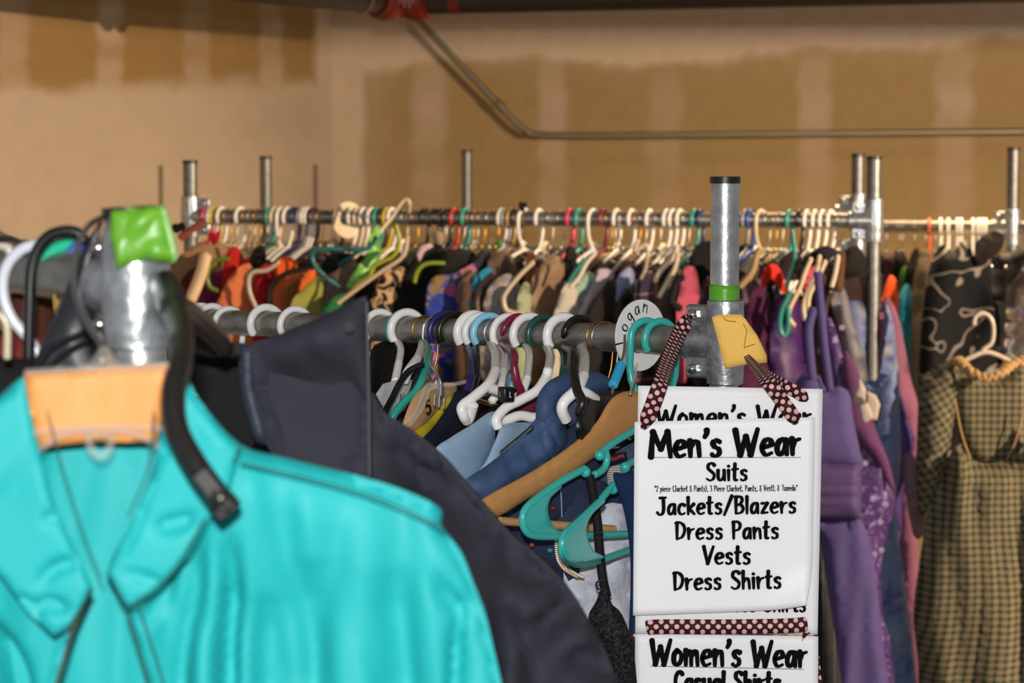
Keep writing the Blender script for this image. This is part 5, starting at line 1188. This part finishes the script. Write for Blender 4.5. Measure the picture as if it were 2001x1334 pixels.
fg('trousers', 'navy trousers behind the left edge of the signs', 'trousers', [(1198, 930), (1215, 925), (1250, 935), (1260, 1100), (1260, 1500), (1215, 1500), (1228, 1250), (1232, 1100), (1220, 1000)], cloth('14284a'), 2.862, 2.872, .006, ((.003, .03, 0, 6),), 78)
fg('coat', 'dark coat behind the denim jacket on the front rail', 'coat', [(760, 860), (850, 870), (1000, 900), (1200, 880), (1380, 800), (1390, 1500), (760, 1500)], cloth('12121a'), 3.14, 3.2, .03, ((.02, .06, 0, 6),), 79)
# dark clothes further back under the rail gap
for i, (x0, c, lbl) in enumerate(((760, '14100e', 'black'), (880, '2a1e18', 'umber brown'), (1010, '1c1816', 'sooty'), (1150, '241a1c', 'wine black'))):
    garment(RF, x0, 'coat', '%s coat hung deep under the front rail' % lbl, 'coat', cloth(c), 46, L=.8, T=.02, sleeves=.35, seed=i * 3, zn=-.14, off=.01, group='clothes deep under the front rail')
# filler on front rail left part: white garments' hooks have pale shirts
for i, (x0, c, lbl) in enumerate(((420, '70201c', 'dark red'), (520, '5a1c14', 'brick red'), (600, '222230', 'midnight'))):
    garment(RF, x0, 'shirt', '%s shirt on the front rail behind the dark hooded jacket' % lbl, 'shirt', cloth(c), 46, L=.7, T=.02, sleeves=.3, seed=i * 5, zn=-.1, group='shirts on the front rail behind the hood')

# ------------------------------------------------------------------ tape, note, ribbon, signs on the front post
green = mat('green_tape', '5fae22', .35, 0, .9, bump=.2, bscale=60, var=.06, vscale=40)
tp = empty('tape', 'bright green tape wound round the front post above the yellow note', 'tape', Vector((pf.x, pf.y, P(0, 585, 3.05).z)))
b = MB(); n = 40; V = []; Fc = []; zt, zb = P(0, 556, 3.05).z - tp.location.z, P(0, 622, 3.05).z - tp.location.z
for k in range(n + 1):
    a = 2 * math.pi * k / n * 1.03
    r = ORING + .0010 + .0006 * math.sin(a * 3)
    for j in range(7):
        z = zb + (zt - zb) * j / 6
        V.append((r * math.cos(a), r * math.sin(a), z + .001 * math.sin(a * 2) + (.0008 * nz(k * .4, j * .5))))
for k in range(n):
    for j in range(6): Fc.append((k * 7 + j, (k + 1) * 7 + j, (k + 1) * 7 + j + 1, k * 7 + j + 1))
o = b.add(V, Fc).obj('tape_wrap', green, tp, auto=False); md = o.modifiers.new('s', 'SOLIDIFY'); md.thickness = .0006
note = empty('sticky_note', 'yellow paper note taped to the front post above the signs', 'note', P(1440, 670, 3.02))
ym = mat('yellow_paper', 'f8c866', .8, k=1, spec=.2)
sub(patch('paper', [(1391, 620), (1402, 615), (1448, 614), (1456, 622), (1480, 655), (1498, 694), (1499, 708), (1460, 712), (1416, 720), (1404, 670)], ym, 3.018, .004, folds=((.002, .06, 30, 2),), seed=81, smooth=False, res=.006, edge=.02, thick=.0005, back=-.9), note)
b = MB()
for pp in ([(1413, 620), (1420, 626), (1438, 628)], [(1452, 632), (1459, 645), (1457, 658), (1454, 678)], [(1454, 679), (1466, 675), (1476, 672)]):
    b.tube([v - note.location for v in cr([P(x, y, 3.0105) for x, y in pp], 4)], .00035, 5)
b.obj('pencil_line', mat('pencil', '5a4010', .6), note)
dots = pattern('polka_ribbon', f_dots(lin('3c1216'), lin('e6b8b8'), .0118, .235), .7)
YS = 2.84
paper = mat('white_paper', 'f1f0f2', .55, k=.98)
lam = mat('laminate', 'f4f4f6', .5, spec=.5, k=.98)
def sheet(par, pts, Y, curl=None, m=paper, th=.0006, wav=.0012, seed=0, nx=26, nzv=30, name='paper'):
    """a sheet between four corners TL TR BR BL, gently waved"""
    q = [P(x, y, Y) for x, y in pts]; V = []; U = []; Fc = []
    for j in range(nzv + 1):
        for i in range(nx + 1):
            u, v = i / nx, j / nzv
            p = q[0].lerp(q[1], u).lerp(q[3].lerp(q[2], u), v)
            p = p + Vector((0, -wav * (math.sin(u * 3.1 + seed) + .6 * nz(u * 2, v * 3, seed)), 0))
            if curl:
                cx_, cz_, rad, amt = curl; d = max(0, 1 - math.hypot(u - cx_, (v - cz_) * 1.2) / rad)
                p = p + Vector((-amt * .6 * d * d, -amt * d * d, amt * .5 * d * d))
            V.append(p - par.location); U.append((u, v))
    w1 = nx + 1
    for j in range(nzv):
        for i in range(nx): a = j * w1 + i; Fc.append((a, a + w1, a + w1 + 1, a + 1))
    o = link(name, mesh(name, V, Fc, U), m, par); md = o.modifiers.new('s', 'SOLIDIFY'); md.thickness = th; md.offset = -1
    return o
EX = Vector((1, 0, 0)); EZ = Vector((0, 0, 1)); NM = Vector((0, -1, 0))
def line(par, s, x0, x1, yb, yt, Y, stroke=.085, dy=0, nm='text_line', **k):
    """text line between columns x0..x1; baseline row yb, capital top yt"""
    a = P(x0, yb + dy, Y); b = P(x1, yb - dy, Y); h = (P(x0, yt, Y) - P(x0, yb, Y)).length
    exx = (b - a); W_ = exx.length; exx.normalize(); ezz = Vector((-exx.z, 0, exx.x))
    return lettering(nm, s, (a + b) / 2 - par.location, exx, ezz, NM, h, ink, par, stroke=stroke, width=W_, **k)
# rear sheet (women's wear), with the second text mostly covered
s1 = empty('hanging_sign', "white sheet headed Women's Wear behind the Men's Wear sign", 'sign', P(1425, 990, YS + .012))
sheet(s1, [(1247, 753), (1608, 760), (1598, 1240), (1241, 1237)], YS + .012, seed=1)
line(s1, "Women's Wear", 1284, 1584, 832, 793, YS + .0088, .085)
line(s1, 'Dress Shirts', 1400, 1574, 1194, 1164, YS + .0088, .085)
# front sheet: men's wear
s2 = empty('hanging_sign', "white sheet headed Men's Wear hanging at the front post", 'sign', P(1415, 1010, YS))
sheet(s2, [(1240, 824), (1593, 815), (1587, 1190), (1237, 1202)], YS, curl=(1.02, .99, .33, .016), m=lam, seed=2)
YT = YS - .0022
line(s2, "Men's Wear", 1272, 1563, 890, 840, YT, .1, nm='heading', dy=3)
b = MB(); a0, a1 = P(1271, 897, YT), P(1565, 890, YT); b.box((a0 + a1) / 2 - s2.location, ((a1 - a0).length, .0002, .0005)); 
o = b.obj('rule', ink, s2, False)
line(s2, 'Suits', 1380, 1460, 938, 905, YT, .09)
line(s2, '*2 piece (Jacket & Pants), 3 Piece (Jacket, Pants, & Vest), & Tuxedo*', 1279, 1558, 959, 948, YT, .07, nm='small_print', dy=1)
line(s2, 'Jackets/Blazers', 1284, 1555, 1003, 970, YT, .09, dy=2)
line(s2, 'Dress Pants', 1320, 1521, 1052, 1019, YT, .09, dy=1)
line(s2, 'Vests', 1375, 1466, 1101, 1067, YT, .09)
line(s2, 'Dress Shirts', 1316, 1526, 1150, 1116, YT, .09, dy=2)
# lower sheet
s3 = empty('hanging_sign', "lower white sheet headed Women's Wear tied below by polka dot ribbon", 'sign', P(1420, 1350, YS + .004))
sheet(s3, [(1241, 1238), (1599, 1243), (1596, 1720), (1240, 1714)], YS + .004, seed=3)
line(s3, "Women's Wear", 1273, 1575, 1300, 1252, YS + .0015, .088, nm='heading', dy=-2)
b = MB(); a0, a1 = P(1270, 1300, YS + .0015), P(1571, 1308, YS + .0015); b.box((a0 + a1) / 2 - s3.location, ((a1 - a0).length, .0002, .0005), Matrix.Rotation(R(1.2), 3, 'Y')); b.obj('rule', ink, s3, False)
line(s3, 'Casual Shirts', 1318, 1524, 1349, 1312, YS + .0015, .095, dy=-1)
# ribbons
rb = empty('ribbon', 'brown polka dot ribbon looped over the front rail carrying the signs', 'ribbon', P(1300, 740, YS))
def rpts(l): return [P(x, y, Y) - rb.location for x, y, Y in l]
ribbon('ribbon_left', rpts([(1349, 622, 3.06), (1341, 630, 3.035), (1328, 650, 3.02), (1306, 700, 2.93), (1290, 750, YS - .01), (1272, 800, YS - .013), (1256, 838, YS - .009)]), lambda t: .018 * min(1, (1 - t) * 7 + .25) * min(1, .55 + t * 3.2), dots, rb)
ribbon('ribbon_right', rpts([(1455, 690, 3.03), (1472, 712, 2.96), (1500, 745, YS - .01), (1530, 785, YS - .013), (1548, 810, YS - .013), (1555, 828, YS - .009)]), lambda t: .016 * min(1, (1 - t) * 5 + .25) * min(1, .3 + t * 2), dots, rb)
ribbon('ribbon_right_tail', rpts([(1462, 700, 3.04), (1490, 728, 2.93), (1530, 752, YS + .01), (1560, 768, YS + .007), (1578, 782, YS + .009)]), lambda t: .014 * min(1, (1 - t) * 5 + .25) * min(1, .25 + t * 2.4), dots, rb)
rb2 = empty('ribbon', 'brown polka dot ribbon tied straight across between the two signs', 'ribbon', P(1420, 1225, YS))
ribbon('band', [P(x, y, YS - .003) - rb2.location for x, y in ((1262, 1227), (1290, 1224), (1420, 1224), (1540, 1222), (1578, 1218))], lambda t: .0168 * min(1, t * 14 + .3, (1 - t) * 14 + .5), dots, rb2)
ribbon('tail', [P(x, y, YS - .002) - rb2.location for x, y in ((1577, 1232), (1572, 1240), (1567, 1251))], lambda t: .008 * (1.1 - t), dots, rb2)
rb3 = empty('ribbon', 'polka dot ribbon loop curling out at the lower left of the signs', 'ribbon', P(1225, 1290, 2.98))
ribbon('loop', [P(x, y, YS + .012) - rb3.location for x, y in ((1242, 1240), (1230, 1262), (1221, 1300), (1219, 1340), (1222, 1380))], .0105, dots, rb3)
sub(patch('ribbon_edge', [(1596, 1270), (1601, 1280), (1606, 1334), (1606, 1380), (1596, 1380)], dots, YS + .012, .001, smooth=False, res=.01), rb3)
# rear ribbon with black bow at the back left post
rb4 = empty('ribbon', 'pink and black striped ribbon tied slanting at the back left post', 'ribbon', P(375, 445, 6.1))
ribbon('band', [P(x, y, 6.15) - rb4.location for x, y in ((350, 466), (375, 448), (402, 430))], .018, pattern('rear_ribbon', f_stripes(lin('2c0c0c'), lin('c86a58'), .006, .45, 0), .7), rb4)
b = MB(); c_ = P(344, 446, 6.12) - rb4.location; b.ball(c_, .012, (1.2, .6, 1)).ball(c_ + Vector((.014, 0, .004)), .010, (1, .6, 1.1)); b.obj('bow', cloth('0a0a0a'), rb4)
bw = MB(); c_ = P(1021, 404, 6.15); bw.ball(c_ + Vector((-.004, 0, .004)), .007, (.8, .6, 1.3)).ball(c_ + Vector((.006, 0, .005)), .006, (.8, .6, 1.3)).ball(c_ - Vector((0, 0, .006)), .006)
tag(bw.obj('clip', cloth('0c0b0b')), 'small black clip sitting on top of the back rail', 'clip')
# paper scrap, small things
for nm, lbl, pp, yy, c in (('paper_scrap', 'crumpled beige paper scrap between black hangers on the back rail', [(846, 452), (866, 456), (864, 478), (850, 476)], 6.1, '9c8a70'),
                           ('bow', 'little green bow on the sheer blouse hanger', [(968, 474), (978, 470), (984, 480), (972, 482)], 6.08, '3a8a30')):
    tag(patch(nm, pp, cloth(c), yy, .006, folds=((.003, .01, 30, 1),)), lbl, nm.replace('_', ' '))

# ------------------------------------------------------------------ foreground left: post tape, hangers, teal and dark jackets
lime = mat('lime_tape', '7cc832', .4, 0, .46, bump=.15, bscale=50, var=.05, vscale=30)
ft = empty('tape', 'lime tape bunched round the top of the nearest post', 'tape', hp + Vector((0, 0, P(0, 450, 1.72).z)))
YF = 1.695
sub(patch('tape_sheet', [(217, 412), (250, 408), (300, 402), (322, 405), (326, 435), (330, 470), (345, 485), (346, 505), (335, 513), (310, 512), (285, 508), (255, 515), (228, 528), (222, 490), (213, 460)], lime, YF, .008, folds=((.005, .02, 35, 1.5),), seed=91, edge=.012, res=.0025, smooth=False, thick=.0005, back=-.8), ft)
sub(patch('tape_flap', [(312, 404), (326, 410), (333, 440), (342, 470), (347, 500), (338, 512), (330, 490), (322, 450)], mat('lime_tape_back', 'a5dc7c', .4, k=.5), YF - .002, .005, folds=(), seed=92, res=.0025, edge=.008), ft)
def L4(x, kd, c, label, yaw=60, **k): return hanger(R4, x, kd, c, yaw, label, group='hangers on the nearest rail', **k)
def fstick(name, label, pts, r, m, Y, part='hook'):
    return stick(name, label, pts, Y, r, m, part=part, group='hangers on the nearest rail')
fstick('plastic_hanger', 'white plastic hanger with thick hook at the left edge', [(75, 478), (45, 486), (18, 512), (6, 545), (8, 585), (25, 625), (55, 660), (80, 700)], .0042, plastic('c9ccd4', .8), 1.83)
fstick('wire_hanger', 'dark metal hanger bend at the left edge behind the white hook', [(-30, 470), (10, 466), (40, 474), (60, 490)], .002, mat('dark_wire', '30302c', .35, 1), 1.86)
fstick('plastic_hanger', 'grey hanger arc at the left edge of the picture', [(-20, 475), (15, 484), (25, 510)], .004, plastic('b8b0a4', .8), 1.88)
fstick('plastic_hanger', 'tall black plastic hanger hook over the nearest rail', [(165, 470), (150, 455), (125, 452), (95, 462), (72, 490), (61, 530), (58, 600), (56, 690), (54, 720)], .0043, plastic('0e0e10'), 1.80)
fstick('plastic_hanger', 'bright green hanger hook on the nearest rail', [(150, 478), (128, 480), (104, 490), (90, 510), (82, 538)], .0062, plastic('12b088', .75), 1.83)
fstick('plastic_hanger', 'cornflower blue hanger hook beside the green one', [(172, 478), (155, 480), (138, 500), (130, 530), (128, 552)], .005, plastic('4a6cc0', .7), 1.82)
fstick('wire_hanger', 'brass wire hanger with a bright tip on the nearest rail', [(128, 495), (118, 510), (110, 528), (106, 560), (108, 605)], .0012, mat('wire_brass', '8a7430', .3, 1), 1.81)
fstick('wire_hanger', 'cream wire hook at the lower left edge', [(-10, 612), (4, 618), (14, 640), (14, 700)], .0026, plastic('c8bc9c', .7), 1.7)
for i, (nm, lbl, pp, c, yy) in enumerate((('jacket', 'dark brown jacket hung below the nearest rail', [(20, 575), (60, 570), (100, 580), (105, 640), (90, 700), (30, 700)], '3c1c0e', 1.95),
      ('sweater', 'brick red sweater at the left edge below the nearest rail', [(-40, 655), (10, 645), (60, 655), (90, 665), (90, 760), (-40, 760)], '5e1e1c', 1.86),
      ('coat', 'black coat at the left edge behind the teal jacket', [(-60, 705), (0, 695), (50, 700), (150, 690), (180, 800), (180, 1300), (-60, 1300)], '0c0c0e', 1.78))):
    tag(patch(nm, pp, cloth(c), yy, .02, folds=((.006, .03, 0, 4),), seed=100 + i), lbl, nm, 'clothes on the nearest rail')
dh = mat('dark_nylon', '2c2c34', .45, 0, .42, bump=.15, bscale=90, var=.1, vscale=15)
sl = empty('backpack_strap', 'dark grey padded jacket shoulder left of the nearest post', 'jacket', P(160, 600, 1.74))
sub(patch('shoulder', [(200, 430), (186, 445), (165, 480), (152, 520), (130, 560), (110, 610), (85, 660), (65, 720), (70, 760), (230, 760), (215, 720), (195, 690), (188, 600), (183, 520), (193, 465)], dh, 1.76, .012, folds=((.003, .02, -20, 4),), seed=110, res=.005), sl)
for i, pp in enumerate(([(75, 715), (100, 680), (150, 655), (190, 640)], [(95, 720), (120, 695), (160, 670), (195, 655)])):
    ribbon('welt', [P(x, y, 1.735) - sl.location for x, y in pp], .004, cloth('0c0c10'), sl, th=.002)
bh = mat('black_rubber', '201d1c', .35, 0, .55)
bhh = empty('suit_hanger', 'big black suit hanger arm crossing before the teal jacket', 'hanger', P(370, 720, 1.55))
# arm: broad flattened tube with a square foot
q = cr([P(322, 560, 1.70), P(338, 600, 1.67), P(352, 650, 1.63), (P(352, 710, 1.58)), P(338, 770, 1.55), P(345, 840, 1.535), P(385, 915, 1.52), P(437, 985, 1.51)], 6)
rr_ = [.0125] * 8 + [.0108] * 8 + [.0098] * (len(q) - 16)
MB().tube([v - bhh.location for v in q], rr_, 16, flat=.8).obj('shoulder_bar', bh, bhh, auto=False)
q = cr([P(338, 598, 1.68), P(370, 612, 1.72), P(405, 640, 1.78), P(438, 672, 1.84)], 5)
MB().tube([v - bhh.location for v in q], .009, 14, flat=.6).obj('rear_arm', mat('brown_black_plastic', '3a2c22', .3, 0, .6), bhh, auto=False)
rot = Matrix.Rotation(R(52), 3, 'Y')
MB().box(P(418, 955, 1.512) - bhh.location, (.03, .016, .012), rot).box(P(440, 988, 1.514) - bhh.location, (.012, .014, .016), rot).obj('end_foot', mat('black_foot', '0c0c0c', .5), bhh, bevel=.002)
# grey hook of the clear hanger
chg = empty('clear_hanger', 'clear plastic hanger with grey wire hook carrying the teal jacket', 'hanger', P(200, 700, 1.6))
MB().tube([v - chg.location for v in cr([P(200, 425, 1.74), P(175, 440, 1.70), P(154, 475, 1.68), P(144, 525, 1.665), P(150, 585, 1.645), P(172, 635, 1.62), P(196, 668, 1.6), P(203, 690, 1.59)], 6)], .0022, 10).obj('hook', mat('grey_wire', '77767a', .35, .6, .6), chg)
clr2 = mat('clear_plastic_near', 'efe6da', .12, 0, .6, alpha=.16)
MB().tube([P(203, 680, 1.59) - chg.location, P(203, 695, 1.59) - chg.location, P(203, 715, 1.585) - chg.location, P(203, 738, 1.58) - chg.location], [.003, .006, .012, .016], 14, flat=.5).obj('neck', clr2, chg)
b = MB()
for pp in ([(50, 728), (110, 724), (200, 720), (330, 716)], [(66, 846), (120, 838), (200, 835), (316, 836)], [(78, 878), (120, 850), (170, 842), (196, 852)], [(196, 852), (225, 842), (270, 850), (310, 872)]):
    b.tube([v - chg.location for v in cr([P(x, y, 1.562) for x, y in pp], 5)], .0024, 8)
b.tube([v - chg.location for v in cr([P(172, 848, 1.56), P(178, 876, 1.56), P(197, 892, 1.56), P(214, 876, 1.56), P(218, 848, 1.56)], 5)], .0028, 8)
b.obj('shoulder_bar', clr2, chg)
tgo = empty('paper_tag', 'orange paper tag clipped in the clear hanger at the teal jacket neck', 'tag', P(190, 790, 1.57))
sub(patch('paper', [(47, 728), (110, 726), (200, 718), (328, 708), (336, 716), (326, 770), (312, 830), (306, 862), (250, 864), (180, 862), (78, 874), (66, 850), (52, 790)], mat('orange_paper', 'f0a050', .6, 0, .62, var=.06, vscale=25), 1.572, .004, folds=((.003, .05, 20, 2),), seed=120, smooth=False, edge=.01, res=.005, thick=.0006, back=-.8), tgo)

tk = .60
teal = mat('teal_satin', '20babc', .62, 0, tk, bump=.06, bscale=260, var=.03, vscale=12, spec=.3)
teald = mat('teal_seam', '0a5a56', .7, 0, tk)
tj = empty('teal_jacket', 'turquoise satin jacket with pointed collar facing the camera, lower left', 'jacket', P(250, 1000, 1.6))
FB = ((.02, .08, 4, 9), (.004, .03, -10, 6))
GRV = [([(452, 1040), (458, 1150), (450, 1260), (448, 1400)], .007, .035), ([(400, 1080), (380, 1180), (362, 1290), (355, 1400)], .006, .016), ([(340, 1110), (310, 1170), (290, 1205)], .004, .010),
       ([(905, 1170), (893, 1250), (888, 1334), (880, 1420)], .004, .018), ([(850, 1120), (880, 1170), (905, 1190)], .005, .012), ([(620, 1080), (612, 1200), (618, 1400)], .014, .014), ([(530, 1150), (520, 1250), (525, 1400)], .012, .012), ([(760, 1100), (770, 1220), (790, 1400)], .014, .014)]
GRL = [([(-20, 1200), (20, 1280), (50, 1400)], .008, .03), ([(-100, 1000), (-60, 1200), (-50, 1400)], .01, .02)]
GCR = [([(305, 900), (290, 950), (262, 1010)], .0035, .008), ([(385, 1008), (350, 1022), (310, 1030)], .0045, .009), ([(325, 860), (312, 905)], .003, .008), ([(240, 1120), (290, 1130), (330, 1150)], .003, .006), ([(290, 990), (262, 1030), (240, 1080)], .0025, .006)]
GCL = [([(75, 1140), (110, 1110), (150, 1100)], .004, .008), ([(60, 1190), (95, 1180), (130, 1190)], .004, .009), ([(90, 1000), (100, 1020)], .003, .007), ([(20, 1170), (50, 1180), (80, 1220)], .0035, .008)]
sub(patch('inner_back', [(30, 760), (50, 735), (120, 730), (330, 706), (360, 735), (340, 850), (330, 1100), (360, 1500), (80, 1500), (60, 1100), (60, 850)], teal, 1.625, .010, folds=((.008, .05, 0, 4),), seed=129, edge=.03, res=.0055), tj)
sub(patch('right_front', [(340, 712), (366, 740), (395, 790), (470, 868), (560, 895), (680, 925), (780, 955), (858, 992), (864, 1030), (900, 1078), (925, 1140), (948, 1200), (965, 1270), (985, 1360), (1010, 1500), (330, 1500), (292, 1345), (247, 1192), (210, 1120), (262, 1010), (300, 920), (325, 820)], teal, 1.6, .02, folds=FB, grooves=GRV, seed=130, edge=.03, res=.005), tj)
sub(patch('left_front', [(-220, 900), (-120, 820), (-20, 785), (48, 738), (62, 810), (84, 900), (110, 985), (140, 1065), (178, 1148), (150, 1230), (108, 1345), (80, 1500), (-220, 1500)], teal, 1.6, .02, folds=FB, grooves=GRL, seed=133, edge=.03, res=.005), tj)
sub(patch('collar_left', [(45, 735), (30, 760), (-40, 810), (-130, 880), (-140, 960), (-60, 1060), (10, 1140), (50, 1195), (105, 1245), (150, 1215), (178, 1148), (140, 1065), (105, 985), (82, 900), (60, 810)], teal, 1.566, .004, folds=((.003, .04, 40, 2),), grooves=GCL, seed=131, edge=.006, res=.0035, smooth=False), tj)
sub(patch('collar_right', [(338, 745), (322, 830), (300, 930), (262, 1010), (206, 1120), (226, 1155), (247, 1192), (300, 1160), (370, 1090), (408, 1020), (450, 950), (468, 880), (420, 830), (375, 770), (352, 730)], teal, 1.563, .004, folds=((.003, .04, 30, 2),), grooves=GCR, seed=132, edge=.006, res=.0035, smooth=False), tj)
def seam(par, pts, Y, r=.0012, m=teald, name='seam'):
    b = MB(); b.tube([v - par.location for v in cr([P(p[0], p[1], p[2] if len(p) > 2 else Y) for p in pts], 6)], r, 6); return b.obj(name, m, par)
seam(tj, [(178, 1150), (160, 1190), (143, 1230), (125, 1290), (108, 1345)], 1.548, .0014, mat('zip_teeth', '3a3c30', .5, .4), 'zip')
seam(tj, [(247, 1192), (262, 1240), (280, 1300), (292, 1345)], 1.55, .0010)
seam(tj, [(270, 1180), (290, 1240), (310, 1300), (322, 1345)], 1.549, .0006)
seam(tj, [(470, 905), (560, 925), (680, 955), (780, 990), (866, 1032)], 1.56, .0007)
seam(tj, [(470, 868), (462, 885), (455, 905)], 1.558, .0006)
seam(tj, [(92, 800), (118, 900), (140, 970), (170, 1060), (198, 1130)], 1.532, .0005)
seam(tj, [(300, 800), (296, 870), (284, 930), (250, 1010)], 1.53, .0006)
seam(tj, [(215, 1120), (250, 1180), (300, 1150), (345, 1105), (400, 1010)], 1.531, .0006)
seam(tj, [(178, 1150), (150, 1200), (125, 1240)], 1.535, .0008)

# dark hooded jacket
djk = mat('charcoal_shell', '363640', .8, 0, .64, spec=.2, bump=.15, bscale=120, var=.08, vscale=8)
dkj = empty('hooded_jacket', 'charcoal outdoor jacket with raised hood and fleece lining, centre left', 'jacket', P(700, 900, 2.05))
sub(patch('fleece_lining', [(345, 650), (370, 665), (430, 672), (480, 690), (500, 760), (500, 860), (470, 870), (420, 820), (385, 770), (355, 740), (330, 700)], mat('black_fleece', '0a0a0c', 1, 0, 1, bump=1, bscale=120), 2.02, .015, folds=((.01, .02, 20, 1),), seed=140, res=.006), dkj)
sub(patch('hood_band', [(370, 668), (400, 655), (450, 668), (480, 672), (500, 700), (480, 710), (440, 690), (400, 684), (375, 690)], djk, 1.98, .015, folds=(), seed=141, res=.006), dkj)
sub(patch('lining_strip', [(466, 690), (478, 674), (500, 680), (500, 740), (512, 800), (528, 862), (500, 862), (484, 820), (470, 760)], mat('slate_fabric', '263244', .6, 0, .7, bump=.4, bscale=150), 1.96, .012, folds=((.004, .012, 0, 4),), seed=142, res=.005), dkj)
sub(patch('hood', [(488, 672), (540, 655), (600, 630), (650, 607), (700, 584), (716, 578), (719, 620), (721, 700), (722, 800), (724, 920), (724, 960), (640, 930), (540, 900), (515, 860), (500, 780)], djk, 1.95, .02, folds=((.02, .09, -28, 3), (.005, .03, -40, 3)), grooves=[([(590, 680), (640, 780), (665, 900)], .02, .03), ([(520, 700), (560, 790), (590, 900)], .02, .025), ([(670, 650), (690, 760), (700, 860)], .012, .02)], seed=143, edge=.03, res=.007, smooth=False), dkj)
sub(patch('body', [(722, 770), (750, 805), (800, 838), (860, 885), (905, 935), (950, 990), (1000, 1045), (1060, 1095), (1110, 1150), (1160, 1225), (1190, 1290), (1215, 1360), (1240, 1500), (700, 1500), (700, 900)], djk, 2.02, .05, folds=((.03, .10, -35, 2.4), (.008, .03, -10, 2)), grooves=[([(745, 850), (790, 910), (860, 985)], .016, .05), ([(925, 955), (985, 1010), (1012, 1085)], .012, .04), ([(960, 1085), (1060, 1125), (1165, 1112)], .012, .045), ([(1020, 1245), (1100, 1190), (1170, 1125)], .012, .045), ([(975, 1130), (990, 1240), (1000, 1400)], .014, .04), ([(1100, 1300), (1150, 1280), (1200, 1300)], .012, .03), ([(820, 900), (900, 980), (950, 1060)], .02, .04)], seed=144, edge=.06, res=.008), dkj)
seam(dkj, [(717, 590), (719, 700), (721, 800), (722, 930)], 1.925, .0012, mat('seam_grey', '3c3c40', .6, 0, .6))
b = MB(); b.cyl(P(682, 640, 1.92) - dkj.location, P(682, 640, 1.91) - dkj.location, .004, 12); b.obj('snap', mat('snap_dull', '2a2a2e', .9), dkj)
tag(patch('jacket', [(330, 590), (352, 585), (400, 620), (450, 668), (470, 690), (440, 700), (380, 690), (340, 660)], mat('brown_black_shell', '1c1613', .6, 0, .8), 1.9, .015, folds=()), 'brown-black jacket collar between nearest post and hooded jacket', 'jacket')
